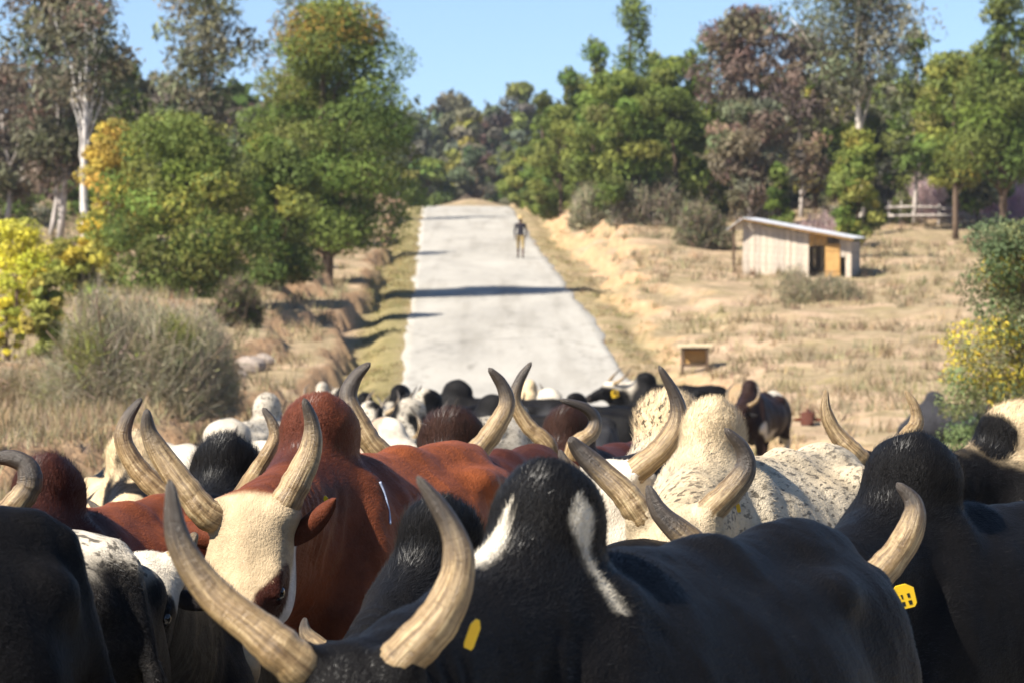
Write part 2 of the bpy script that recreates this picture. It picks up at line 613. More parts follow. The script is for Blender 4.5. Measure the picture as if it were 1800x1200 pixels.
def grad(f, V, e=0.004):
    d0 = f(V)
    g = np.stack([f(V + np.eye(3)[i] * e) - d0 for i in range(3)], 1) / e
    return d0, g


HIDE, HAIR, HORN = coat_material(False), coat_material(True), horn_material()
EYE = Nt('wet_eye').done((0.006, 0.004, 0.003), 0.08, 0.6)
TAGM = plain('yellow_plastic', (0.80, 0.50, 0.01), 0.35, 0.5, 0.1)
INK = plain('black_ink', (0.02, 0.02, 0.015), 0.6, 0.2)
EARIN = plain('ear_skin', (0.20, 0.12, 0.10), 0.6, 0.3, 0.3, 30)


def zebu(s):
    """One zebu from its spec: hump and poll as photograph pixels with a distance, heading, face, horns, coat."""
    near = s.get('h', 0.016)
    detail = s.get('detail', True)
    hump_w = at(*s['hump'])
    psi = math.radians(s['yaw'])
    fw = np.array([math.cos(psi), math.sin(psi), 0]); lf = np.array([-math.sin(psi), math.cos(psi), 0])
    hx, hz = 0.40, s.get('top', 1.40)
    S = 1.0
    for _ in range(4):
        rx, ry = (hump_w[:2] - fw[:2] * hx * S)
        gz = float(ground(np.array([rx]), np.array([ry]))[0])
        S = (hump_w[2] - gz) / hz
    if 'scale' in s:
        S = s['scale']
        rx, ry = (hump_w[:2] - fw[:2] * hx * S)
        gz = float(ground(np.array([rx]), np.array([ry]))[0])
    root = empty(s['name'] if 'name' in s else 'zebu_cow', (rx, ry, gz), psi, S)
    W2L = lambda p: np.array([np.dot(p - np.array([rx, ry, gz]), fw), np.dot(p - np.array([rx, ry, gz]), lf), p[2] - gz]) / S
    if 'poll' in s:
        poll = W2L(at(*s['poll']))
    else:
        poll = np.array(s.get('poll_local', (1.02, 0.0, 1.18)))
    # head frame
    hy = math.radians(s.get('head_yaw', s['yaw'])) - psi
    ph = math.radians(s.get('head_pitch', 58))
    f_ = np.array([math.cos(hy), math.sin(hy), 0]); z_ = np.array([0, 0, 1.0])
    u = f_ * math.cos(ph) - z_ * math.sin(ph)
    w = f_ * math.sin(ph) + z_ * math.cos(ph)
    rl = math.radians(s.get('head_roll', 0))
    v = np.cross(w, u)
    v, w = v * math.cos(rl) + w * math.sin(rl), w * math.cos(rl) - v * math.sin(rl)
    HS = s.get('head_size', 1.0) / S * s.get('hs_abs', 1.0)
    M = np.stack([u, v, w], 1)                       # columns
    H2L = lambda q: poll + M @ (np.asarray(q, float) * HS)
    hu = s.get('hump_h', 0.20); hw_ = s.get('hump_w', 0.105)
    hl = s.get('hump_l', 0.17)
    hc = np.array([hx - 0.01, 0, hz - hu])
    a = -0.22
    Rh = np.array([[math.cos(a), 0, math.sin(a)], [0, 1, 0], [-math.sin(a), 0, math.cos(a)]])
    nl = nrm(np.cross([0, 0, 1.0], poll - np.array([0.5, 0, 1.0])))
    fat = s.get('fat', 1.0); hk = s.get('hook', 1.0)
    Y = np.array([0, 1.0, 0])
    pr = []
    A = lambda fn, k: pr.append((fn, k))
    A(lambda P: ell(P, (0.18, 0, 0.82), (0.56, 0.285 * fat, 0.36)), 0.1)
    A(lambda P: ell(P, (-0.28, 0, 0.80), (0.50, 0.325 * fat, 0.34)), 0.10)
    A(lambda P: ell(P, (-0.70, 0, 0.90), (0.31, 0.235, 0.27)), 0.10)
    A(lambda P: cone(P, (0.35, 0, 1.10), (-0.30, 0, 1.115), 0.055, 0.05), 0.12)
    A(lambda P: cone(P, (-0.30, 0, 1.115), (-0.90, 0, 1.12), 0.05, 0.045), 0.11)
    for sg in (-1, 1):
        A(lambda P, sg=sg: ell(P, (-0.52, (0.17 + .025 * hk) * sg, 1.04 + .02 * hk), (0.075, 0.05 * hk, 0.05 * hk)), 0.11)
        A(lambda P, sg=sg: ell(P, (-0.93, 0.105 * sg, 1.01), (0.05, 0.045, 0.05)), 0.06)
        A(lambda P, sg=sg: cone(P, (-0.52, 0.2 * sg, 1.06), (-0.91, 0.11 * sg, 1.03), 0.035 * hk, 0.03 * hk), 0.07)
        A(lambda P, sg=sg: cone(P, (0.34, 0.12 * sg, 1.10), (0.60, 0.20 * sg, 0.70), 0.07, 0.10), 0.07)       # shoulder blade
        A(lambda P, sg=sg: ell(P, (0.42, 0.19 * sg, 0.72), (0.16, 0.11, 0.22)), 0.08)
        A(lambda P, sg=sg: cone(P, (0.50, 0.17 * sg, 0.62), (0.44, 0.17 * sg, 0.36), 0.085, 0.05), 0.06)
        A(lambda P, sg=sg: cone(P, (0.44, 0.17 * sg, 0.36), (0.46, 0.17 * sg, 0.07), 0.045, 0.036), 0.03)
        A(lambda P, sg=sg: ell(P, (0.48, 0.17 * sg, 0.045), (0.075, 0.055, 0.05)), 0.03)
        A(lambda P, sg=sg: ell(P, (-0.74, 0.17 * sg, 0.78), (0.21, 0.105, 0.26)), 0.08)
        A(lambda P, sg=sg: cone(P, (-0.66, 0.18 * sg, 0.62), (-0.90, 0.17 * sg, 0.42), 0.10, 0.055), 0.06)
        A(lambda P, sg=sg: cone(P, (-0.90, 0.17 * sg, 0.42), (-0.84, 0.17 * sg, 0.07), 0.045, 0.036), 0.03)
        A(lambda P, sg=sg: ell(P, (-0.81, 0.17 * sg, 0.045), (0.075, 0.055, 0.05)), 0.03)
    A(lambda P: cone(P, (-0.96, 0, 1.10), (-1.04, 0, 0.80), 0.032, 0.026), 0.04)
    A(lambda P: cone(P, (-1.04, 0, 0.80), (-1.06, 0.02, 0.40), 0.024, 0.035), 0.03)
    # hump, neck, dewlap
    A(lambda P: ell(P, hc, (hl, hw_, hu), Rh), 0.07)
    A(lambda P: ell(P, (hx - 0.045, 0, hz - 0.115), (hl * 0.98, hw_ * 1.06, 0.115), Rh), 0.05)
    A(lambda P: ell(P, (hx + 0.02, 0, hz - hu - 0.16), (hl * 1.12, hw_ * 1.2, 0.20)), 0.07)
    nb = H2L((0.06, 0, -0.13)); th = H2L((0.16, 0, -0.19))
    A(lambda P: cone(P, (0.52, 0, 0.93), nb, 0.265, 0.135 * HS, nl, 1.65), 0.09)
    A(lambda P: cone(P, (0.42, 0, 1.10), H2L((0.03, 0, -0.07)), 0.11, 0.085 * HS), 0.10)
    A(lambda P: cone(P, (0.66, 0, 0.60), th, 0.055, 0.035, nl, 2.0), 0.09)
    A(lambda P: cone(P, (0.62, 0, 0.66), (0.3, 0, 0.48), 0.06, 0.04, Y, 1.5), 0.08)
    # head, in its own frame
    toH = lambda P: ((P - poll) @ M) / HS
    def head(P):
        q = toH(P)
        d = ell(q, (0.09, 0, -0.075), (0.125, 0.105, 0.085))
        d = smin(d, ell(q, (0.005, 0, -0.06), (0.06, 0.098, 0.065)), 0.05)
        d = smin(d, cone(q, (0.14, 0, -0.075), (0.40, 0, -0.075), 0.095, 0.062, np.array([0, 1.0, 0]), 0.97), 0.05)
        d = smin(d, cone(q, (0.12, 0, -0.135), (0.38, 0, -0.115), 0.082, 0.05, np.array([0, 1.0, 0]), 1.1), 0.05)
        d = smin(d, ell(q, (0.425, 0, -0.085), (0.075, 0.078, 0.068)), 0.04)
        d = -smin(-d, -(q[:, 2] + 0.004 + 0.05 * np.abs(q[:, 1]) - 0.0), 0.025)                    # flat forehead
        for sg in (-1, 1):
            d = smin(d, ell(q, (0.185, 0.088 * sg, -0.052), (0.05, 0.030, 0.030)), 0.03)      # brow
            d = smin(d, ell(q, (0.17, 0.070 * sg, -0.145), (0.095, 0.035, 0.085)), 0.04)      # cheek
            d = smin(d, ell(q, (0.0, 0.088 * sg, -0.052), (0.045, 0.045, 0.048)), 0.03)       # horn boss
            d = np.maximum(d, -ell(q, (0.215, 0.118 * sg, -0.072), (0.026, 0.020, 0.019)))    # eye socket
            d = smin(d, ell(q, (0.210, 0.108 * sg, -0.054), (0.030, 0.011, 0.009)), 0.010)   # lids
            d = smin(d, ell(q, (0.217, 0.104 * sg, -0.088), (0.026, 0.010, 0.008)), 0.010)
            d = np.maximum(d, -ell(q, (0.482, 0.042 * sg, -0.062), (0.022, 0.014, 0.018)))    # nostril
        return d * HS
    A(head, 0.05)
    for side, hp in s.get('horns', {}).items():                        # skin that sleeves each horn's root
        sg = 1 if side == 'L' else -1
        b0 = H2L((0.0, 0.055 * sg, -0.055))
        b1 = W2L(at(hp['pts'][0][0], hp['pts'][0][1], s['poll'][2] + hp['pts'][0][2])) if 'pts' in hp else H2L(hp['loc'][0])
        L_ = np.linalg.norm(b1 - b0)
        b1 = b0 + (b1 - b0) * min(1.0, (0.085 * HS) / L_)
        rb = hp.get('r', 0.05) / S
        A(lambda P, b0=b0, b1=b1, rb=rb: cone(P, b0, b1, rb * 1.0, rb * 0.93), 0.03)
    f = field(pr)
    pts = np.array([poll, H2L((0.5, 0, -.1)), H2L((0.3, .2, -.2)), H2L((0.3, -.2, -.2)), (-1.12, -.42, -.01), (0.75, .42, hz + 0.06)])
    lo = pts.min(0) - 0.12; hi = pts.max(0) + 0.12
    lo[2] = -0.03
    V, Q = surface_nets(f, lo, hi, near / S)
    for _ in range(2):
        d, g = grad(f, V)
        V = V - (d / np.maximum((g ** 2).sum(1), 0.2))[:, None] * g * 0.9
    d, g = grad(f, V)
    N = g / np.maximum(np.linalg.norm(g, axis=1), 1e-6)[:, None]
    q = toH(V)
    lump = fbm(V * 9, 3, s.get('seed', 1)) - 0.5
    fold = np.sin((V[:, 0] * 1.0 + 0.45 * V[:, 2]) * 95 + (fbm(V * 5, 2, 4) - .5) * 16) * sstep(0.46, 0.60, V[:, 0]) * sstep(1.22, 1.05, V[:, 2]) * (q[:, 0] < -0.0 + 0 * q[:, 0]) * sstep(.3, .6, fbm(V * 4, 2, s.get('seed', 1)))
    V = V + N * (lump * 0.022 + fold * 0.0045)[:, None]
    isb = (q[:, 0] > -0.07) & (q[:, 0] < 0.62) & (np.abs(q[:, 1]) < 0.17) & (q[:, 2] > -0.27) & (q[:, 2] < 0.12)
    ctx = dict(p=V, q=q, head=isb, N=N, n=lambda sc, o=3, sd=0: fbm(V * np.asarray(sc), o, s.get('seed', 1) * 13 + sd), hz=hz, hx=hx)
    coat = np.clip(s['coat'](ctx), 0, 1)
    fleck = np.asarray(ctx.get('fleck', np.zeros(len(V))), float)
    muzz = sstep(0.40, 0.46, q[:, 0]) * isb
    coat = coat * (1 - muzz[:, None] * 0.8) + np.array([0.03, 0.024, 0.022]) * muzz[:, None] * 0.8
    hoof = V[:, 2] < 0.085
    coat[hoof] = (0.03, 0.025, 0.02)
    body = mesh_obj('body', V, Q, HIDE, root, True, {'coat': ('FLOAT_COLOR', coat), 'rest': ('FLOAT_VECTOR', V), 'fleck': ('FLOAT', fleck)})
    # horns
    names = s.get('horns', {})
    for side, hp in names.items():
        sg = 1 if side == 'L' else -1
        b0 = H2L((0.0, 0.055 * sg, -0.055)); 
        pl = [W2L(at(px, py, s['poll'][2] + dd)) for px, py, dd in hp['pts']] if 'poll' in s and 'pts' in hp else \
             [H2L(k) for k in hp['loc']]
        P = catmull([b0] + pl, 44 if detail else 14)
        n = len(P); t = np.linspace(0, 1, n)
        rb = hp.get('r', 0.05) / S
        rad = rb * 0.96 * np.maximum((1 - t) ** (hp.get('pw', 0.62) + 0.09), 0.0) * (1 + 0.035 * np.sin(t * 70) * (t < 0.45)) + 0.004 / S
        rad[-1] = 0.0025 / S
        lump = fbm(np.column_stack([t * 9, t * 0, t * 0]), 3, int(rb * 1e5)) - 0.5
        rad = rad * (1 + lump * 0.16 * (t < 0.95))
        Hv, Hf = sweep(P, rad, 16 if detail else 7, (lambda j, an: 1 + 0.035 * np.cos(2 * an + j * 0.12) + 0.02 * np.cos(5 * an + j * .2)))
        k = np.concatenate([np.repeat(t, 16 if detail else 7), [0, 1]])
        sd = hp.get('dark', 0.62) - 0.07
        darkv = np.clip((k - sd + 0.06) / 0.34, -0.2, 1) * 0.62 + 0.26 + hp.get('tone', 0.0)
        an = np.tile(np.linspace(0, 2 * np.pi, 16 if detail else 7, endpoint=False), n)
        an = np.concatenate([an, [0, 0]])
        rest = np.column_stack([np.cos(an) * 0.6, np.sin(an) * 0.6, k]) + s.get('seed', 1) * 3.7 + sg
        mesh_obj('horn', Hv, Hf, HORN, root, True, {'along': ('FLOAT', k), 'dark': ('FLOAT', darkv), 'rest': ('FLOAT_VECTOR', rest)})
    # ears
    for side, e in s.get('ears', {'L': {}, 'R': {}}).items():
        sg = 1 if side == 'L' else -1
        L, Wd = e.get('len', 0.20), e.get('wid', 0.042)
        up = e.get('up', 0.0); bk = e.get('back', 0.25)
        ax = nrm([0.05 - up * 0.5, sg * 1.0, -bk + up * 0.6]); wd = nrm(np.cross(ax, [0.2, 0, 1.0])); no = np.cross(ax, wd)
        if 'twist' in e:
            ct, st = math.cos(e['twist']), math.sin(e['twist']); wd, no = wd * ct + no * st, no * ct - wd * st
        base = np.array([0.035, 0.095 * sg, -0.10])
        ni, nj = 11, 9
        Vv = []
        for lay in (1, -1):
            for i in range(ni):
                ti = i / (ni - 1)
                wdt = Wd * (math.sin(math.pi * min(1, ti * 0.86 + 0.14)) ** 0.6) * (1 - 0.15 * ti)
                for j in range(nj):
                    tj = j / (nj - 1) * 2 - 1
                    cup = (tj * tj) * 0.9 * wdt * (1 - 0.4 * ti) - ti * ti * 0.02
                    th_ = 0.006 * (1 - abs(tj) ** 3) * (1 if 0 < i < ni - 1 else 0.2)
                    Vv.append(base + ax * (ti * L - 0.02) + wd * tj * wdt + no * (cup + lay * th_))
        Vv = np.array([H2L(x) for x in Vv])
        Ff, mi = [], []
        for lay in (0, 1):
            for i in range(ni - 1):
                for j in range(nj - 1):
                    o = lay * ni * nj + i * nj + j
                    f4 = (o, o + 1, o + nj + 1, o + nj)
                    Ff.append(f4 if (lay == 0) else f4[::-1]); mi.append(1 - lay if e.get('inner', True) else 0)
        for i in range(ni - 1):
            for j in (0, nj - 1):
                o = i * nj + j; o2 = o + ni * nj
                Ff.append((o, o + nj, o2 + nj, o2)); mi.append(0)
        ec = np.tile(np.asarray(e.get('col', s.get('ear', (0.02, 0.018, 0.017)))), (len(Vv), 1))
        ear = mesh_obj('ear', Vv, Ff, None, root, True, {'coat': ('FLOAT_COLOR', ec), 'rest': ('FLOAT_VECTOR', Vv)}, mats=[HIDE, EARIN], mat_idx=mi)
        if e.get('tag'):
            ang = e.get('tag_at', 0.45)
            c = base + ax * (ang * L)
            tg, ti_ = MB(), []
            a1 = W2L(at(*e['tag'], s['poll'][2] + e.get('tag_d', 0.06))) if isinstance(e['tag'], tuple) else H2L(c + no * -0.012)
            rt = W2L(at(900, 400, 5.0) + np.array([1, 0, 0.25])) - W2L(at(900, 400, 5.0)); rt = nrm(rt)
            tl = math.radians(e.get('tilt', 0)); up_ = nrm(W2L(np.array([0, 0.0, 1.0])) - W2L(np.zeros(3))); rt = rt * math.cos(tl) + up_ * math.sin(tl)
            dn = nrm(W2L(np.array([0, 0.25, -1.0])) - W2L(np.zeros(3))); dn = nrm(dn - rt * (dn @ rt)); nn = np.cross(rt, dn)
            sz = e.get('tag_size', 0.06) / S
            outl = [(-.35, .0), (-.2, -.12), (.2, -.12), (.5, .12), (.5, .8), (.38, .95), (-.38, .95), (-.5, .8), (-.5, .12)]
            if e.get('tag_thin'): outl = [(x * 0.4, y) for x, y in outl]
            tv = [a1 + rt * x * sz + dn * y * sz + nn * zz for zz in (0.0015, -0.0015) for x, y in outl]
            m = len(outl)
            tf = [tuple(range(m)), tuple(range(2 * m - 1, m - 1, -1))] + [(i, i + m, (i + 1) % m + m, (i + 1) % m) for i in range(m)]
            mi = [0] * len(tf)
            if not e.get('tag_thin'):
                for r_ in range(2):
                    for k in range(3):
                        for zz in (0.0022, -0.0022):
                            x0, y0 = -.36 + k * .26, .30 + r_ * .32
                            o = len(tv)
                            tv += [a1 + rt * x * sz + dn * y * sz + nn * zz for x, y in ((x0, y0), (x0 + (.16, .09, .13)[(k + r_) % 3], y0), (x0 + (.16, .09, .13)[(k + r_) % 3], y0 + .2), (x0 + .03, y0 + .2))]
                            tf.append((o, o + 1, o + 2, o + 3) if zz > 0 else (o + 3, o + 2, o + 1, o)); mi.append(1)
            tgo = mesh_obj('ear_tag', np.array(tv), tf, None, root, False, mats=[TAGM, INK], mat_idx=mi)
            tgo['label'] = 'yellow plastic ear tag'
    if detail:
        for sg in (-1, 1):
            c = H2L((0.213, 0.103 * sg, -0.068)); r = 0.0225 * HS
            tha = np.linspace(0, np.pi, 9); pp = np.linspace(0, 2 * np.pi, 12, endpoint=False)
            ev = np.array([c + M @ np.array([r * math.sin(a) * math.cos(b), r * math.sin(a) * math.sin(b), r * math.cos(a)]) for a in tha for b in pp])
            ef = [(i * 12 + j, (i + 1) * 12 + j, (i + 1) * 12 + (j + 1) % 12, i * 12 + (j + 1) % 12) for i in range(8) for j in range(12)]
            mesh_obj('eye', ev, ef, EYE, root, True)
    # coat hair: short fibres laid along the coat
    nh = s.get('hair', 0)
    if nh:
        fa = V[Q]
        ar = np.linalg.norm(np.cross(fa[:, 2] - fa[:, 0], fa[:, 3] - fa[:, 1]), axis=1)
        cen = fa.mean(1)
        ar = ar * (cen[:, 2] > 0.62)
        cq = q[Q].mean(1); hd = isb[Q[:, 0]]
        hz_ = sstep(hz - 0.34, hz - 0.12, cen[:, 2]) * (np.abs(cen[:, 0] - hx) < 0.3)
        ar = ar * (1 + 1.2 * hd + 0.8 * hz_)
        rs = np.random.RandomState(s.get('seed', 1) + 5)
        fi = rs.choice(len(Q), nh, p=ar / ar.sum())
        wt = rs.dirichlet((1, 1, 1, 1), nh)
        root_p = (fa[fi] * wt[..., None]).sum(1)
        nv = N[Q[fi]].mean(1); nv /= np.linalg.norm(nv, axis=1)[:, None]
        fl = np.tile(np.array([-1.0, 0, -0.35]), (nh, 1))
        hm = hd[fi]
        qq = cq[fi]
        radial = (qq[:, :1] - 0.07) * u + qq[:, 1:2] * v + 0.02 * u
        fl[hm] = radial[hm]
        hf = hz_[fi]
        fl = fl / np.linalg.norm(fl, axis=1)[:, None]
        fl = fl * (1 - hf[:, None]) + hf[:, None] * np.array([-0.25, 0, 0.9])
        tw = fbm(root_p * 11, 2, 3)[:, None] - 0.5
        fl = fl + rs.normal(0, 0.22, (nh, 3)) + np.cross(nv, fl) * tw * 1.2
        fl = fl - nv * (fl * nv).sum(1)[:, None]
        fl /= np.maximum(np.linalg.norm(fl, axis=1), 1e-6)[:, None]
        lift = (0.10 + 0.22 * rs.rand(nh) + hf * 0.32)[:, None]
        dr = fl + nv * lift; dr /= np.linalg.norm(dr, axis=1)[:, None]
        Ln = s.get('hair_len', 0.018) * (0.6 + 0.8 * rs.rand(nh)) * (1 + hf * (s.get('hump_fur', 1.8) - 1)) / S
        Ln = Ln * np.where(hm, 0.85, 1)
        wv = np.cross(dr, nv); wv /= np.maximum(np.linalg.norm(wv, axis=1), 1e-6)[:, None]
        wdh = (0.00085 * (0.7 + 0.7 * rs.rand(nh)))[:, None] / S * s.get('hair_w', 1.0)
        p0 = root_p - nv * 0.002
        HV = np.stack([p0 - wv * wdh, p0 + wv * wdh, p0 + dr * Ln[:, None]], 1).reshape(-1, 3)
        HF = np.arange(nh * 3).reshape(-1, 3)
        hc_ = coat[Q[fi, 0]] * (0.75 + 0.55 * rs.rand(nh))[:, None]
        hc_ = hc_ + (rs.rand(nh, 1) ** 4) * 0.014
        hcol = np.repeat(hc_, 3, 0)
        fur = mesh_obj('coat_hair', HV, HF, HAIR, root, False, {'coat': ('FLOAT_COLOR', np.clip(hcol, 0, 1)), 'rest': ('FLOAT_VECTOR', np.repeat(root_p, 3, 0)), 'fleck': ('FLOAT', np.repeat(fleck[Q[fi, 0]], 3))})
        fur['kind'] = 'stuff'
    tag(root, s['label'], s.get('cat', 'cow'), 'zebu cattle driven along the road')
    return root, dict(H2L=H2L, W2L=W2L, S=S, f=f)

# ------------------------------------------------------------------ the setting
make_ground()
make_road()


def leaf_material(name, rough=0.55):
    t = Nt(name)
    c = t.attr('tint').outputs['Color']
    tr = t.n('ShaderNodeBsdfTranslucent')
    t.l(c, tr.inputs['Color']); t.done(c, rough, 0.08)
    mx = t.n('ShaderNodeMixShader', i_Fac=0.28)
    out = t.t.nodes['Material Output']
    t.l(t.b.outputs[0], mx.inputs[1]); t.l(tr.outputs[0], mx.inputs[2]); t.l(mx.outputs[0], out.inputs['Surface'])
    return t.m


LEAF = leaf_material('foliage')
GRASS = leaf_material('dry_grass_blades', 0.8)
BARK_PALE = plain('pale_bark', (0.36, 0.32, 0.29), 0.85, 0.1, 0.35, 5, 0.4)
BARK_DARK = plain('dark_bark', (0.12, 0.085, 0.06), 0.9, 0.1, 0.35, 6, 0.5)


def leaves(C, size, tint, rs, up=0.25, aspect=0.62, droop=0.0, out=None):
    """One small bent card per centre in C, its own colour each."""
    n = len(C)
    nv = rs.normal(0, 1, (n, 3)); nv[:, 2] += up
    if out is not None: nv = nv * 0.8 + out * 1.0
    nv /= np.linalg.norm(nv, axis=1)[:, None]
    a = rs.normal(0, 1, (n, 3)); a[:, 2] -= droop
    a -= nv * (a * nv).sum(1)[:, None]; a /= np.linalg.norm(a, axis=1)[:, None]
    b = np.cross(nv, a)
    s = (size * (0.55 + 0.9 * rs.rand(n)))[:, None]
    V = np.stack([C - a * s, C + b * s * aspect + nv * s * 0.15, C + a * s, C - b * s * aspect + nv * s * 0.15], 1).reshape(-1, 3)
    T = np.repeat(tint, 4, 0)
    return V, np.arange(n * 4).reshape(-1, 4), T


def tints(n, cols, rs, var=0.3):
    cols = np.asarray(cols, float)
    c = cols[rs.randint(len(cols), size=n)]
    return np.clip(c * (1 + rs.uniform(-var, var, (n, 1))) * (1 + rs.uniform(-0.12, 0.12, (n, 3))), 0, 1)


def limb(mb, a, b, ra, rb, rs, bend=0.1, sides=6):
    a, b = np.asarray(a, float), np.asarray(b, float)
    L = np.linalg.norm(b - a)
    P = np.array([a + (b - a) * t for t in np.linspace(0, 1, 6)])
    P[1:-1] += rs.normal(0, bend * L * 0.25, (4, 3))
    mb.tube(P, np.linspace(ra, rb, 6), sides)


def tree(kind, name, label, px, D, top_py, wid_px, cols, group, bark=None, n=5000, size=0.17, low=0.25, nclump=42, trunk_r=None, seed=None, shape='round', accents=None, lean=0.0, cat='tree', thin=1.0):
    """A tree from the column of its trunk, its distance, the height of its top and the width of its crown (photograph pixels)."""
    s = F / D
    seed = seed if seed is not None else int(px * 7 + D)
    rs = np.random.RandomState(seed % 100000)
    g = gpt(px, D)
    H = at(px, top_py, D)[2] - g[2]
    W = wid_px / s / 2
    root = empty(name, g)
    zl = H * low
    # clumps of foliage at the ends of limbs
    cl = []
    for i in range(nclump):
        t = (i + rs.rand()) / nclump
        zz = zl + (H - zl) * t
        if shape == 'round': rr = W * (math.sin(math.pi * min(max(t * 0.86 + 0.12, 0.02), 0.98)) ** 0.62)
        elif shape == 'cone': rr = W * (1.02 - t) ** 0.8 * (1 if t > 0.06 else 0.7)
        elif shape == 'cone2': rr = W * min(1.0, 0.75 + 2.2 * t) * (1.03 - t) ** 0.62
        elif shape == 'tall': rr = W * (0.45 + 0.55 * math.sin(math.pi * min(1, t * 0.95 + 0.02))) * (0.55 + 0.9 * rs.rand())
        else: rr = W * (1.0 - 0.9 * t) ** 0.5
        an = rs.rand() * 2 * math.pi
        q = rr * (rs.rand() ** 0.42) * 0.86
        cr = max(0.085 * H, W * (0.31 if kind == 'cypress' else 0.24)) * (0.5 + 0.8 * rs.rand())
        if shape == 'cone': cr *= (1.1 - 0.75 * t)
        cl.append((q * math.cos(an) + lean * t * W, q * math.sin(an) * 0.9, min(zz, H - cr * 0.4), cr))
    cl.append((lean * W, 0, H - 0.08 * H, 0.08 * H))
    cl = np.array(cl)
    w = cl[:, 3] ** 1.9
    idx = rs.choice(len(cl), n, p=w / w.sum())
    d = rs.normal(0, 1, (n, 3)); d /= np.linalg.norm(d, axis=1)[:, None]
    rad = (0.55 + 0.45 * rs.rand(n) ** 0.7) * cl[idx, 3] * np.where(rs.rand(n) < 0.08, 1.25, 1.0)
    C = cl[idx, :3] + d * rad[:, None] * np.array([1.1, 1.1, 0.72])
    C += rs.normal(0, 0.06 * W, C.shape) * (thin - 0.6 if thin > 1 else 0.15)
    C[:, 2] = np.maximum(C[:, 2], 0.05)
    ct = tints(len(cl), cols, rs, 0.22)
    T = ct[idx] * (1 + rs.uniform(-0.18, 0.18, (n, 1)))
    if accents:
        col, frac, zmin = accents
        pick = (rs.rand(len(cl)) < frac) & (cl[:, 2] > zmin * H)
        m = pick[idx] & (rs.rand(n) < 0.75)
        T[m] = tints(int(m.sum()), [col], rs, 0.25)
    V, Q, TT = leaves(C, size, np.clip(T * 1.35, 0, 1), rs, out=None if kind == 'eucalyptus' else d, droop=0.8 if kind == 'eucalyptus' else 0.0, aspect=0.30 if kind in ('eucalyptus', 'pine') else 0.38)
    cr = mesh_obj('crown', V, Q, LEAF, root, False, {'tint': ('FLOAT_COLOR', TT)})
    cr['kind'] = 'stuff'
    mb = MB()
    tr = trunk_r or max(0.05, 0.018 * H)
    top = np.array([lean * W, 0, H * 0.93])
    tp = [np.array([0, 0, -0.15]), np.array([0.0, 0, H * 0.3]) + rs.normal(0, 0.02 * H, 3) * [1, 1, 0], np.array([lean * W * 0.6, 0, H * 0.65]) + rs.normal(0, 0.02 * H, 3) * [1, 1, 0], top]
    TP = catmull(tp, 9)
    mb.tube(TP, np.linspace(tr, tr * 0.2, 9), 8)
    big = np.argsort(-cl[:, 3])[:14]
    for k in big:
        c = cl[k, :3]
        j = int(np.clip((c[2] * 0.72) / H * 8, 1, 7))
        limb(mb, TP[j], c, tr * 0.42 * (1 - j / 12), tr * 0.1, rs)
    mb.build('trunk', bark or BARK_DARK, root, True)
    tag(root, label, cat, group)
    return root


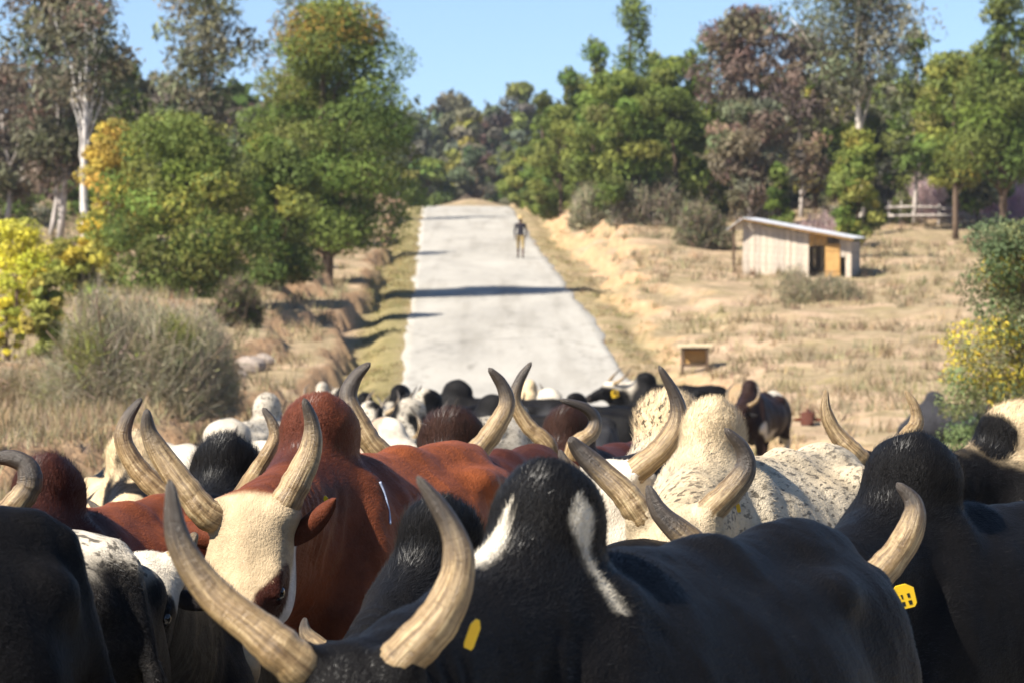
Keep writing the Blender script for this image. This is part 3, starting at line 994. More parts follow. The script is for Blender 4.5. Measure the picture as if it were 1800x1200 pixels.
def twig_bush(name, label, px, D, wid_px, hgt_px, cols, group=None, n=16000, tw=0.006, ln=0.45, accents=None, lobes=7, seed=1, cat='bush', spread=0.9, leaf_n=0, leaf_cols=None, leaf_size=0.03):
    """A shrub of fine twigs that rise and spread from its foot, with a few leaves."""
    s = F / D
    rs = np.random.RandomState(seed)
    g = gpt(px, D)
    W, H = wid_px / s / 2, hgt_px / s
    root = empty(name, g)
    lob = np.column_stack([rs.uniform(-0.62, 0.62, lobes) * W, rs.uniform(-0.5, 0.5, lobes) * W, np.zeros(lobes)])
    hgt = H * (1 - 0.5 * (np.abs(lob[:, 0]) / W) ** 1.5) * rs.uniform(0.55, 1.0, lobes)
    li = rs.randint(lobes, size=n)
    base = lob[li]
    d = rs.normal(0, 1, (n, 3)); d[:, 2] = np.abs(d[:, 2]); d /= np.linalg.norm(d, axis=1)[:, None]
    r = rs.rand(n) ** 0.45
    ext = np.column_stack([np.full(n, W * 0.52), np.full(n, W * 0.5), hgt[li]])
    P0 = base + d * ext * r[:, None] * 0.86
    dr = d * np.array([0.8, 0.8, 1.0]) + np.array([0, 0, 0.25]) + rs.normal(0, 0.55, (n, 3))
    dr /= np.linalg.norm(dr, axis=1)[:, None]
    L = (ln * (0.4 + rs.rand(n) + 0.9 * (rs.rand(n) < 0.04)))[:, None] * H / 2.0
    sd = np.cross(dr, rs.normal(0, 1, (n, 3))); sd /= np.linalg.norm(sd, axis=1)[:, None]
    w = tw * (0.6 + 0.8 * rs.rand(n))[:, None]
    P0 = P0 - dr * L * 0.5; P0[:, 2] = np.maximum(P0[:, 2], -0.05)
    V = np.stack([P0 - sd * w, P0 + sd * w, P0 + dr * L + sd * w * 0.3], 1).reshape(-1, 3)
    T = np.clip(tints(n, cols, rs, 0.3) * 1.35, 0, 1)
    if accents:
        col, frac = accents
        blob = fbm(P0 * 2.1 / max(H / 2, .3) + seed, 2, seed) > (1 - frac)
        T[blob] = tints(int(blob.sum()), [col], rs, 0.25)
    tw_o = mesh_obj('twigs', V, np.arange(n * 3).reshape(-1, 3), LEAF, root, False, {'tint': ('FLOAT_COLOR', np.repeat(T, 3, 0))})
    tw_o['kind'] = 'stuff'
    if leaf_n:
        k = rs.randint(n, size=leaf_n)
        C = P0[k] + dr[k] * L[k] * rs.rand(leaf_n, 1)
        LT = tints(leaf_n, leaf_cols, rs, 0.3)
        if accents:
            m = blob[k]
            LT[m] = tints(int(m.sum()), [accents[0]], rs, 0.25)
        V2, Q2, T2 = leaves(C, leaf_size, LT, rs, 0.2, 0.4)
        lo = mesh_obj('leaves', V2, Q2, LEAF, root, False, {'tint': ('FLOAT_COLOR', T2)})
        lo['kind'] = 'stuff'
    mb = MB()
    for k in range(16):
        j = rs.randint(lobes)
        a = lob[j] * 0.6 + rs.normal(0, 0.05, 3) * [1, 1, 0]
        b = lob[j] + rs.normal(0, 0.3, 3) * [W, W, 0] + [0, 0, hgt[j] * rs.uniform(0.5, 0.85)]
        limb(mb, a - [0, 0, 0.05], b, 0.014 * H, 0.003 * H, rs, 0.2, 5)
    mb.build('stem', BARK_DARK, root, True)
    tag(root, label, cat, group)
    return root


G_ = lambda *c: [tuple(x) for x in c]
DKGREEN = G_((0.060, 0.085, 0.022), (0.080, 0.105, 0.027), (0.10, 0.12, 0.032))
GREEN = G_((0.10, 0.132, 0.030), (0.122, 0.15, 0.035), (0.145, 0.162, 0.042))
YGREEN = G_((0.185, 0.18, 0.042), (0.215, 0.20, 0.046), (0.16, 0.17, 0.042))
GREYGREEN = G_((0.11, 0.115, 0.065), (0.135, 0.13, 0.085), (0.09, 0.095, 0.055))
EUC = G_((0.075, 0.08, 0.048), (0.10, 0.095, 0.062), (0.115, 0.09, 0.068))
BROWN = G_((0.145, 0.105, 0.08), (0.12, 0.09, 0.07), (0.115, 0.10, 0.065))
YEL = (0.58, 0.40, 0.035)
BLUEGR = G_((0.07, 0.095, 0.05), (0.085, 0.10, 0.06), (0.075, 0.075, 0.06))

GL, GR, GF = 'trees along the left bank', 'trees behind the field on the right', 'trees far off beyond the crest'
# left of the road
tree('eucalyptus', 'eucalyptus_tree', 'tall sparse eucalyptus with twin slim grey trunks at the far left', 104, 112, -50, 215, EUC, GL, BARK_PALE, 6500, 0.17, 0.26, 60, 0.13, shape='tall', thin=1.6)
tree('eucalyptus', 'eucalyptus_tree', 'eucalyptus with a whitish trunk showing beside yellow flowering acacia', 152, 99, 10, 140, EUC, GL, plain('white_bark', (0.5, 0.47, 0.44), 0.8, 0.1, 0.25, 5), 2400, 0.12, 0.66, 30, 0.14, shape='tall', thin=1.6)
tree('eucalyptus', 'eucalyptus_tree', 'thin eucalyptus with bare lower stem close left of the twin trunks', 88, 118, 120, 130, EUC, GL, BARK_PALE, 2600, 0.16, 0.36, 26, 0.10, shape='tall', thin=1.5)
tree('eucalyptus', 'eucalyptus_tree', 'tall airy grey eucalyptus rising into the sky behind the largest conifer', 345, 135, -40, 165, GREYGREEN, GL, BARK_PALE, 5200, 0.17, 0.25, 54, 0.12, shape='tall', lean=0.25, thin=1.7)
tree('eucalyptus', 'eucalyptus_tree', 'small eucalyptus top peeping over the crown of the largest conifer', 530, 175, -25, 110, GREYGREEN, GL, BARK_PALE, 2000, 0.17, 0.3, 26, 0.1, shape='tall', thin=1.5)
tree('eucalyptus', 'eucalyptus_tree', 'low dusky eucalyptus at the left picture edge behind yellow bushes', 10, 125, 125, 190, EUC, GL, BARK_PALE, 4200, 0.18, 0.22, 40, 0.11, thin=1.4)
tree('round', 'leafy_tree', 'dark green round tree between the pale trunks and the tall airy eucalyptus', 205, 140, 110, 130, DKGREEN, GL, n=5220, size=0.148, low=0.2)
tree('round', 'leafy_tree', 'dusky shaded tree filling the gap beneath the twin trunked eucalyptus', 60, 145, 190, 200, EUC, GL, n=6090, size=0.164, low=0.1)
tree('round', 'leafy_tree', 'grey green tree standing low behind the yellow acacia', 300, 150, 150, 170, GREYGREEN, GL, n=4640, size=0.164, low=0.1)
tree('cypress', 'cypress_tree', 'largest green conifer leaning over the left bank of the road', 574, 107, 12, 315, GREEN[:2] + DKGREEN[1:], GL, n=62000, size=0.070, low=0.15, nclump=105, trunk_r=0.2, shape='round', accents=((0.20, 0.135, 0.03), 0.22, 0.80), lean=0.04)
tree('cypress', 'leafy_tree', 'bushy bright green tree low in front of the largest conifer', 325, 88, 205, 300, GREEN + DKGREEN[1:], GL, n=34000, size=0.066, low=0.03, nclump=95, trunk_r=0.14, accents=((0.20, 0.20, 0.04), 0.08, 0.45))
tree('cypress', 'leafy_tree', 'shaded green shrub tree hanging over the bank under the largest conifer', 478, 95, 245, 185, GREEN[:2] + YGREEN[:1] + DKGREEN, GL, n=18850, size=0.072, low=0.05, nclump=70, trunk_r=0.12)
tree('acacia', 'acacia_tree', 'golden flowering acacia beside the whitish eucalyptus trunk', 200, 96, 212, 120, G_((0.36, 0.27, 0.055), (0.32, 0.245, 0.05), (0.2, 0.18, 0.045)), GL, n=6090, size=0.070, low=0.1, nclump=40)
tree('acacia', 'acacia_tree', 'low yellow flowering acacia at the foot of the whitish trunk', 165, 92, 390, 120, G_((0.38, 0.30, 0.045), (0.24, 0.24, 0.045)), GL, n=3770, size=0.061, low=0.03, nclump=30, shape='bush', cat='bush')
tree('acacia', 'flowering_bush', 'bright yellow flowering bush at the left picture edge', 30, 70, 392, 190, G_((0.54, 0.46, 0.05), (0.45, 0.40, 0.05), (0.30, 0.30, 0.06)), GL, n=9425, size=0.049, low=0.02, nclump=50, shape='bush', cat='bush')
tree('acacia', 'flowering_bush', 'small yellow bush below the bright yellow one at the left edge', 12, 62, 525, 70, G_((0.44, 0.38, 0.04), (0.26, 0.25, 0.04)), GL, n=2610, size=0.037, low=0.02, nclump=18, shape='bush', cat='bush')
tree('round', 'leafy_bush', 'yellow green bush between the bright yellow bush and the acacia', 118, 84, 420, 110, YGREEN, GL, n=3770, size=0.061, low=0.02, nclump=26, shape='bush', cat='bush')
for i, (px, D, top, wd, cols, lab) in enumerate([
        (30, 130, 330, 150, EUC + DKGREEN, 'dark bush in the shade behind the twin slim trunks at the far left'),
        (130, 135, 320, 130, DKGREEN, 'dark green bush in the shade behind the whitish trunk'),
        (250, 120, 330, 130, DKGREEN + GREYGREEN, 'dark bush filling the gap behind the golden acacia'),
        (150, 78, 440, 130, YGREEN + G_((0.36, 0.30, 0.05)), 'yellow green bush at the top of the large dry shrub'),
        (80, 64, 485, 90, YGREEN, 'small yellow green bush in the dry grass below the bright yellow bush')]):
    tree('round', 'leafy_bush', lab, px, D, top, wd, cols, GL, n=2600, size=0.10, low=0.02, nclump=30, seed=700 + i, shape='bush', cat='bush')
twig_bush('twiggy_shrub', 'large dry grey brown twiggy shrub on the left bank', 240, 47, 350, 330, G_((0.25, 0.215, 0.155), (0.21, 0.185, 0.125), (0.31, 0.265, 0.20), (0.16, 0.16, 0.085)), None, 52000, 0.0045, 0.36, ((0.20, 0.21, 0.05), 0.27), 13, 4, spread=1, leaf_n=9000, leaf_cols=G_((0.17, 0.16, 0.075), (0.24, 0.20, 0.12)), leaf_size=0.028)
twig_bush('twiggy_shrub', 'low dry brown shrub left of the large twiggy one', 60, 48, 230, 120, G_((0.26, 0.21, 0.14), (0.20, 0.165, 0.10)), None, 9000, 0.006, 0.5, ((0.18, 0.19, 0.05), 0.2), 6, 9)
twig_bush('twiggy_shrub', 'dry dark scrub under the low branches of the largest conifer', 420, 80, 110, 120, G_((0.09, 0.085, 0.045), (0.17, 0.13, 0.09)), None, 7000, 0.012, 0.5, None, 5, 12, leaf_n=2500, leaf_cols=DKGREEN, leaf_size=0.06)

# right of the road
tree('pine', 'pine_tree', 'tallest thin pine with a sparse ragged tip above the right wood', 1112, 150, -8, 150, DKGREEN + GREEN[:1], GR, n=6090, size=0.139, low=0.15, nclump=46, shape='cone', thin=1.5)
tree('pine', 'pine_tree', 'pine with open top just left of the tallest thin pine', 1045, 158, 68, 130, GREEN + DKGREEN[1:], GR, n=6670, size=0.139, low=0.1, nclump=46, shape='cone', thin=1.3)
tree('pine', 'pine_tree', 'dark slim pine second from the road on the right', 1000, 172, 118, 110, DKGREEN + GREEN, GR, n=6090, size=0.148, low=0.05, nclump=42, shape='cone')
tree('pine', 'pine_tree', 'small dark pine nearest the road where the right wood begins', 955, 186, 160, 90, DKGREEN + GREEN[:2], GR, n=5220, size=0.156, low=0.05, nclump=38, shape='cone')
tree('pine', 'pine_tree', 'bright green broad pine in front of the tallest thin pine', 1085, 142, 130, 200, GREEN + DKGREEN[1:], GR, n=12325, size=0.127, low=0.12, nclump=70, shape='round')
tree('pine', 'pine_tree', 'broad green tree between the tallest pine and the reddish brown tree', 1185, 146, 105, 160, GREEN + DKGREEN[1:], GR, n=8700, size=0.135, low=0.1, nclump=56, shape='round')
tree('pine', 'pine_tree', 'slender pine with a tuft on its tip left of the reddish brown tree', 1246, 150, 50, 80, DKGREEN + GREEN[:1], GR, n=3190, size=0.139, low=0.2, nclump=30, shape='cone', thin=1.5)
tree('pine', 'pine_tree', 'leafy green tree overhanging the right bank above the walker', 985, 165, 190, 150, GREEN + DKGREEN[1:], GR, n=8700, size=0.139, low=0.05, nclump=50)
tree('round', 'leafy_tree', 'light green bushy tree at the right edge of the crest', 928, 205, 262, 105, GREEN + YGREEN[2:], GR, n=6090, size=0.148, low=0.03, nclump=40)
tree('eucalyptus', 'eucalyptus_tree', 'reddish brown dry leaved tree left of the tall forked eucalyptus', 1315, 140, 22, 165, BROWN, GR, BARK_PALE, 8000, 0.165, 0.25, 64, 0.12, shape='tall', thin=1.3)
tree('eucalyptus', 'eucalyptus_tree', 'lower brownish tree with pale trunk rising behind the hut roof', 1318, 128, 180, 150, BROWN + GREYGREEN, GR, BARK_PALE, 4600, 0.15, 0.3, 44, 0.10, shape='tall', thin=1.2)
tree('eucalyptus', 'eucalyptus_tree', 'dusky brown eucalyptus next to the tall forked eucalyptus', 1408, 146, 55, 130, BROWN + EUC, GR, BARK_PALE, 4600, 0.17, 0.2, 46, 0.11, shape='tall', thin=1.3)
tree('eucalyptus', 'eucalyptus_tree', 'tall forked eucalyptus with a pale trunk above the small pines', 1512, 136, -60, 215, GREYGREEN + EUC[:1], GR, plain('cream_bark', (0.48, 0.43, 0.36), 0.8, 0.1, 0.25, 5), 8500, 0.13, 0.55, 60, 0.2, shape='tall', thin=1.7)
tree('pine', 'pine_tree', 'thin sparse pine right of the tall forked eucalyptus', 1607, 142, 45, 110, EUC[:1] + DKGREEN, GR, BARK_PALE, 2600, 0.165, 0.3, 34, 0.11, shape='cone', thin=1.7)
tree('pine', 'pine_tree', 'tall dark pine filling the upper right corner', 1765, 124, -30, 210, DKGREEN + GREEN[:1], GR, n=12325, size=0.123, low=0.32, nclump=70, shape='cone')
tree('pine', 'pine_tree', 'mid green pine left of the tall dark corner pine', 1680, 134, 95, 150, GREEN + YGREEN[:1], GR, n=8700, size=0.127, low=0.30, nclump=54)
tree('round', 'leafy_tree', 'olive green tree behind the right one of the small pines', 1585, 148, 150, 160, GREYGREEN + GREEN, GR, n=7540, size=0.139, low=0.22, nclump=48)
tree('round', 'leafy_tree', 'yellowish green tree behind the left one of the small pines', 1435, 150, 130, 130, YGREEN + GREEN, GR, n=6090, size=0.139, low=0.2, nclump=44)
tree('round', 'leafy_tree', 'dark brush tree below the tall dark corner pine', 1720, 140, 230, 190, EUC + DKGREEN, GR, n=7540, size=0.139, low=0.25, nclump=48)
tree('pine', 'pine_tree', 'small bright pine left of the two behind the hut', 1368, 124, 288, 84, DKGREEN + GREEN, 'small pines behind the hut', n=3600, size=0.12, low=0.04, nclump=36, shape='cone')
tree('pine', 'pine_tree', 'small broad pine right of the two behind the hut', 1505, 121, 232, 118, GREEN + YGREEN[:2] + DKGREEN[:1], 'small pines behind the hut', n=9000, size=0.095, low=0.14, nclump=60, shape='cone2')
twig_bush('grey_shrub', 'grey brown leafless shrub above the right bank', 1150, 142, 160, 120, G_((0.26, 0.215, 0.165), (0.20, 0.165, 0.13), (0.20, 0.19, 0.115)), 'grey shrubs along the wood edge', 5500, 0.016, 0.5, None, 8, 21, leaf_n=3500, leaf_cols=GREYGREEN, leaf_size=0.12)
twig_bush('grey_shrub', 'pale grey green shrub on the bank left of the leafless one', 1050, 150, 120, 110, G_((0.29, 0.26, 0.18), (0.22, 0.21, 0.125)), 'grey shrubs along the wood edge', 6000, 0.018, 0.5, None, 6, 22, leaf_n=2200, leaf_cols=GREYGREEN, leaf_size=0.12)
twig_bush('grey_shrub', 'dark bramble shrub between the bank and the hut', 1232, 128, 120, 110, G_((0.17, 0.155, 0.095), (0.22, 0.18, 0.125)), 'grey shrubs along the wood edge', 6000, 0.016, 0.5, None, 6, 23, leaf_n=2600, leaf_cols=DKGREEN + GREYGREEN, leaf_size=0.1)
twig_bush('grey_shrub', 'mauve grey bare shrub behind the hut roof', 1432, 128, 110, 90, G_((0.405, 0.297, 0.290), (0.324, 0.243, 0.223)), 'bare shrubs behind the hut and fence', 6000, 0.012, 0.5, None, 6, 24)
twig_bush('grey_shrub', 'mauve grey bare shrub behind the log fence', 1655, 145, 160, 120, G_((0.405, 0.297, 0.304), (0.297, 0.230, 0.216)), 'bare shrubs behind the hut and fence', 7000, 0.013, 0.5, None, 6, 25)
twig_bush('blossom_shrub', 'pink blossoming shrub by the right picture edge', 1775, 142, 130, 115, G_((0.594, 0.405, 0.513), (0.459, 0.324, 0.365)), 'bare shrubs behind the hut and fence', 7000, 0.013, 0.5, None, 6, 26, leaf_n=2500, leaf_cols=G_((0.55, 0.36, 0.47)), leaf_size=0.06)
twig_bush('twiggy_shrub', 'dry brown shrub growing in front of the hut', 1432, 96, 150, 88, G_((0.27, 0.22, 0.145), (0.21, 0.185, 0.115)), None, 9000, 0.009, 0.5, None, 7, 31, leaf_n=2500, leaf_cols=GREYGREEN, leaf_size=0.045)
tree('acacia', 'acacia_tree', 'green acacia with yellow flowers at the right picture edge', 1785, 37, 395, 330, G_((0.085, 0.115, 0.05), (0.11, 0.13, 0.06), (0.14, 0.145, 0.07)), None, n=38000, size=0.024, low=0.02, nclump=110, trunk_r=0.05, accents=((0.38, 0.31, 0.04), 0.40, 0.35), seed=77, shape='bush')
twig_bush('twiggy_shrub', 'dry stalks at the foot of the yellow flowered acacia', 1730, 34, 150, 90, G_((0.30, 0.24, 0.16), (0.2, 0.17, 0.1)), None, 3500, 0.004, 0.6, None, 5, 33)
for i, (px, D, w_, h_, cols, lc, lab) in enumerate([
        (1290, 150, 120, 120, G_((0.2, 0.17, 0.12), (0.15, 0.14, 0.08)), GREEN, 'green grey shrub in the wood edge left of the hut roof'),
        (1580, 152, 140, 120, G_((0.2, 0.16, 0.13), (0.15, 0.13, 0.09)), GREYGREEN, 'dusky shrub in the wood edge right of the small broad pine'),
        (1710, 156, 150, 130, G_((0.2, 0.16, 0.13), (0.16, 0.14, 0.1)), GREYGREEN + GREEN, 'dusky shrub in the wood edge behind the right end of the log fence'),
        (1340, 141, 110, 90, G_((0.459, 0.351, 0.324), (0.351, 0.270, 0.243)), GREYGREEN, 'pale mauve shrub behind the left end of the hut roof'),
        (1500, 138, 120, 80, G_((0.486, 0.378, 0.365), (0.351, 0.270, 0.243)), GREYGREEN, 'pale mauve shrub under the small broad pine'),
        (1560, 143, 100, 75, G_((0.30, 0.26, 0.2), (0.22, 0.2, 0.13)), GREEN, 'olive shrub at the left end of the log fence'),
        (1615, 150, 130, 95, G_((0.486, 0.365, 0.378), (0.351, 0.270, 0.257)), GREYGREEN, 'tallest mauve shrub behind the middle of the log fence'),
        (1720, 148, 120, 100, G_((0.513, 0.378, 0.405), (0.378, 0.284, 0.284)), GREYGREEN, 'rosy shrub between the log fence and the pink blossom'),
        (1200, 150, 110, 100, G_((0.28, 0.23, 0.17), (0.2, 0.18, 0.11)), GREEN + DKGREEN, 'green shrub under the broad tree near the reddish brown one'),
        (1100, 160, 120, 90, G_((0.30, 0.26, 0.18), (0.22, 0.2, 0.12)), GREEN, 'green shrub in front of the tallest thin pine'),
        (1000, 176, 90, 70, G_((0.28, 0.24, 0.17), (0.2, 0.19, 0.12)), GREEN, 'small greenish shrub on the bank above the walker')]):
    twig_bush('grey_shrub', lab, px, D, w_, h_, cols, 'grey shrubs along the wood edge', 2600, 0.014, 0.5, None, 6, 240 + i, leaf_n=3000, leaf_cols=lc, leaf_size=0.1)
for i, (px, D, top, wd, cols, lab) in enumerate([
        (1150, 160, 92, 110, GREEN, 'pointed pine between the tallest thin pine and the broad green tree'),
        (1215, 158, 88, 100, DKGREEN + GREEN[:1], 'dark pointed pine left of the one with a tuft on its tip'),
        (1285, 162, 70, 120, DKGREEN + GREYGREEN, 'dark pointed pine behind the reddish brown tree'),
        (1640, 158, 105, 120, DKGREEN + GREEN[:1], 'dark pointed pine between the thin sparse pine and the mid green one'),
        (1715, 152, 80, 130, GREEN + DKGREEN, 'pointed pine just left of the tall dark corner pine'),
        (1810, 150, 40, 140, DKGREEN, 'dark pointed pine cut by the right picture edge'),
        (1560, 160, 110, 110, GREEN + GREYGREEN, 'pointed pine behind the tall forked eucalyptus on its right'),
        (1465, 160, 100, 110, DKGREEN + GREEN, 'pointed pine behind the tall forked eucalyptus on its left'),
        (1020, 180, 140, 100, GREEN, 'pointed pine deep in the wood second from the road')]):
    tree('pine', 'pine_tree', lab, px, D, top, wd, cols, GR, n=5200, size=0.14, low=0.05, nclump=60, seed=800 + i, shape='cone')
for i, (px, D, top, wd, cols, lab) in enumerate([
        (1565, 156, 325, 120, EUC + GREYGREEN, 'dusky undergrowth bush left of the fence posts'),
        (1650, 160, 300, 150, EUC + DKGREEN, 'dark undergrowth bush behind the middle of the log fence'),
        (1735, 158, 310, 150, GREYGREEN + DKGREEN, 'dark undergrowth bush behind the pink blossom'),
        (1800, 160, 290, 140, EUC + DKGREEN, 'dark undergrowth bush at the right picture edge'),
        (1275, 152, 300, 110, GREYGREEN + GREEN, 'grey green undergrowth bush left of the hut roof'),
        (1400, 154, 310, 130, GREYGREEN + EUC, 'dusky undergrowth bush between the two small pines'),
        (1215, 148, 330, 90, DKGREEN + GREYGREEN, 'dark undergrowth bush behind the leafless shrub'),
        (1010, 180, 300, 90, GREEN + GREYGREEN, 'light undergrowth bush at the top of the right bank')]):
    tree('round', 'leafy_bush', lab, px, D, top, wd, cols, GR, n=4200, size=0.13, low=0.02, nclump=40, seed=760 + i, shape='bush', cat='bush')
# beyond the crest
for i, (px, D, top, wd, cols, lab) in enumerate([
        (722, 300, 205, 80, BLUEGR, 'dusky grey green tree left of the valley of sky beyond the crest'),
        (790, 330, 168, 95, BLUEGR + EUC, 'highest tree in the middle of the far wood'),
        (822, 300, 195, 60, YGREEN + GREYGREEN, 'yellowish tree in the middle of the far wood'),
        (868, 320, 190, 80, BROWN + BLUEGR, 'brownish tree right of the yellowish one in the far wood'),
        (915, 340, 150, 80, GREEN + BLUEGR, 'green tree at the right end of the far wood'),
        (750, 262, 285, 95, GREEN + DKGREEN, 'low green tree just behind the crest on its left side'),
        (836, 275, 262, 90, BLUEGR + EUC, 'low grey tree just behind the crest in the middle'),
        (888, 270, 255, 70, DKGREEN + BLUEGR, 'dark low tree just behind the crest on its right side')]):
    tree('round', 'leafy_tree', lab, px, D, top, wd * 1.15, cols, GF, n=3600, size=0.34 * D / 300, low=0.02, nclump=40, seed=500 + i)
for i, (x0, x1, D0, D1, k, hp, cols, lab) in enumerate([
        (980, 2300, 180, 260, 46, 9.0, DKGREEN + GREEN + BROWN + EUC, 'wood behind the field'),
        (-700, 640, 165, 260, 40, 8.0, DKGREEN + EUC, 'wood behind the left bank'),
        (600, 1050, 360, 460, 26, 13.0, BLUEGR + DKGREEN, 'wood beyond the crest')]):
    rs = np.random.RandomState(900 + i)
    VV, TT, n0 = [], [], 0
    for j in range(k):
        px, D = rs.uniform(x0, x1), rs.uniform(D0, D1)
        g = gpt(px, D); H = hp * rs.uniform(0.6, 1.0) * (0.8 if i < 2 else 1)
        n = 1100
        d = rs.normal(0, 1, (n, 3)); d /= np.linalg.norm(d, axis=1)[:, None]
        C = g + np.array([0, 0, H * 0.5]) + d * (rs.rand(n, 1) ** 0.4) * np.array([H * 0.30, H * 0.30, H * 0.5]) + (rs.randint(-1, 2, (n, 3))) * H * 0.05
        V, Q, T = leaves(C, 0.42, tints(n, [cols[rs.randint(len(cols))]], rs, 0.35), rs)
        VV.append(V); TT.append(T)
    V = np.vstack(VV)
    o = mesh_obj('far_wood', V, np.arange(len(V)).reshape(-1, 4), LEAF, None, False, {'tint': ('FLOAT_COLOR', np.vstack(TT))})
    tag(o, lab, 'wood', kind='stuff')


def dry_grass(name, ulo, uhi, ylo, yhi, tufts, cols, seed, hgt=0.26, thin=0.5):
    rs = np.random.RandomState(seed)
    y = ylo * (yhi / ylo) ** rs.rand(tufts)
    u = rs.uniform(ulo, uhi, tufts)
    x = road_x(y) + u
    vis = (np.abs(x) < y * 0.165 + 1.0)
    x, y = x[vis], y[vis]
    keep = fbm(np.column_stack([x, y]) * 0.35, 3, seed) > thin - 0.08 * rs.rand(len(x))
    x, y = x[keep], y[keep]
    z = ground(x, y)
    n, B = len(x), 9
    h = hgt * (0.5 + 0.9 * rs.rand(n))
    base = np.repeat(np.column_stack([x, y, z - 0.03]), B, 0) + rs.normal(0, 0.09, (n * B, 3)) * [1, 1, 0]
    d = rs.normal(0, 0.42, (n * B, 3)); d[:, 2] = 1
    d /= np.linalg.norm(d, axis=1)[:, None]
    L = (np.repeat(h, B) * (0.5 + 0.8 * rs.rand(n * B)))[:, None]
    sd = np.cross(d, rs.normal(0, 1, (n * B, 3))); sd /= np.linalg.norm(sd, axis=1)[:, None]
    w = (0.006 + 0.00012 * np.repeat(y, B))[:, None]
    V = np.stack([base - sd * w, base + sd * w, base + d * L], 1).reshape(-1, 3)
    ct = tints(n, cols, rs, 0.25)
    T = np.repeat(ct, B, 0) * (1 + rs.uniform(-0.2, 0.2, (n * B, 1)))
    o = mesh_obj(name, V, np.arange(len(V)).reshape(-1, 3), GRASS, None, False, {'tint': ('FLOAT_COLOR', np.clip(np.repeat(T, 3, 0), 0, 1))})
    tag(o, 'dry tufted grass growing on the banks', 'grass', kind='stuff')


STRAW = G_((0.29, 0.225, 0.135), (0.36, 0.29, 0.185), (0.23, 0.175, 0.105), (0.20, 0.17, 0.09))
OLIVE = G_((0.17, 0.15, 0.06), (0.24, 0.20, 0.09), (0.30, 0.24, 0.12))
dry_grass('dry_grass', -22, -HALF - 1.9, 18, 190, 15000, STRAW, 61, 0.32, 0.48)
dry_grass('dry_grass', HALF + 1.7, 26, 22, 190, 15000, STRAW, 62, 0.32, 0.52)
dry_grass('verge_grass', -HALF - 1.3, -HALF + 0.02, 20, 160, 4200, OLIVE, 63, 0.10, 0.40)
dry_grass('verge_grass', HALF - 0.02, HALF + 1.4, 20, 160, 3000, OLIVE + STRAW, 64, 0.10, 0.46)
dry_grass('dry_grass', -13, -HALF - 1.6, 15, 46, 7500, STRAW, 65, 0.24, 0.25)

# ------------------------------------------------------------------ the herd
BLACK = np.array([0.0060, 0.0056, 0.0058])
WHITE = np.array([0.55, 0.49, 0.40])
CREAM = np.array([0.52, 0.40, 0.245])
RED = np.array([0.185, 0.052, 0.019])
DRED = np.array([0.050, 0.016, 0.011])
MAROON = np.array([0.075, 0.024, 0.015])
BROWN_ = np.array([0.035, 0.016, 0.011])


def lerp(a, b, t):
    t = np.asarray(t)[:, None]
    return a * (1 - t) + b * t


def solid(col):
    return lambda c: np.tile(col, (len(c['p']), 1)).astype(float)


def humpy(c, lo=0.40, hi=0.14):
    return sstep(c['hz'] - lo, c['hz'] - hi, c['p'][:, 2]) * sstep(0.36, 0.24, np.abs(c['p'][:, 0] - c['hx']))


def flecks(c, k=1.0, thr=0.60, sd=0):
    """Short dark flecks that run along the coat."""
    return sstep(thr, thr + 0.04, c['n']((17 * k, 48 * k, 42 * k), 2, sd))


def coat_black(sheen=0.0, brown=0.0):
    def f(c):
        r = np.tile(BLACK, (len(c['p']), 1))
        return lerp(r, np.tile(np.array([0.022, 0.014, 0.011]), (len(r), 1)), brown * c['n'](2.5, 3, 4))
    return f


def coat_main(c):                                      # red bull with the pale face
    p, q = c['p'], c['q']
    r = lerp(np.tile(RED, (len(p), 1)), np.tile(DRED * 1.25, (len(p), 1)), np.clip(humpy(c, 0.62, 0.2) * 0.6 + sstep(0.35, 0.6, p[:, 0]) * 0.4, 0, 1))
    m = c['head'] * sstep(-0.05, -0.02, q[:, 0]) * sstep(0.155, 0.14, np.abs(q[:, 1]))
    n = c['n'](9, 3, 2) - 0.5
    face = m * sstep(-0.245, -0.225, q[:, 2] + n * 0.03) * sstep(0.56, 0.5, q[:, 0])
    eye = sstep(1.0, 0.9, np.sqrt(((q[:, 0] - 0.235) / 0.115) ** 2 + ((q[:, 2] + 0.075) / 0.062) ** 2) + n * 0.4) * (np.abs(q[:, 1] + n * 0.02) > 0.055)
    ffront = sstep(-0.16, -0.10, q[:, 2])
    wht = lerp(np.tile(np.array([0.62, 0.61, 0.60]), (len(p), 1)), np.tile(np.array([0.42, 0.32, 0.20]), (len(p), 1)) * (0.78 + 0.44 * c['n']((14, 14, 6), 3, 12))[:, None], ffront)
    back = sstep(-0.15, -0.19, q[:, 2]) * sstep(0.16, 0.08, q[:, 0])
    r = lerp(r, wht, face * (1 - back))
    return lerp(r, np.tile(DRED, (len(p), 1)), eye * m)


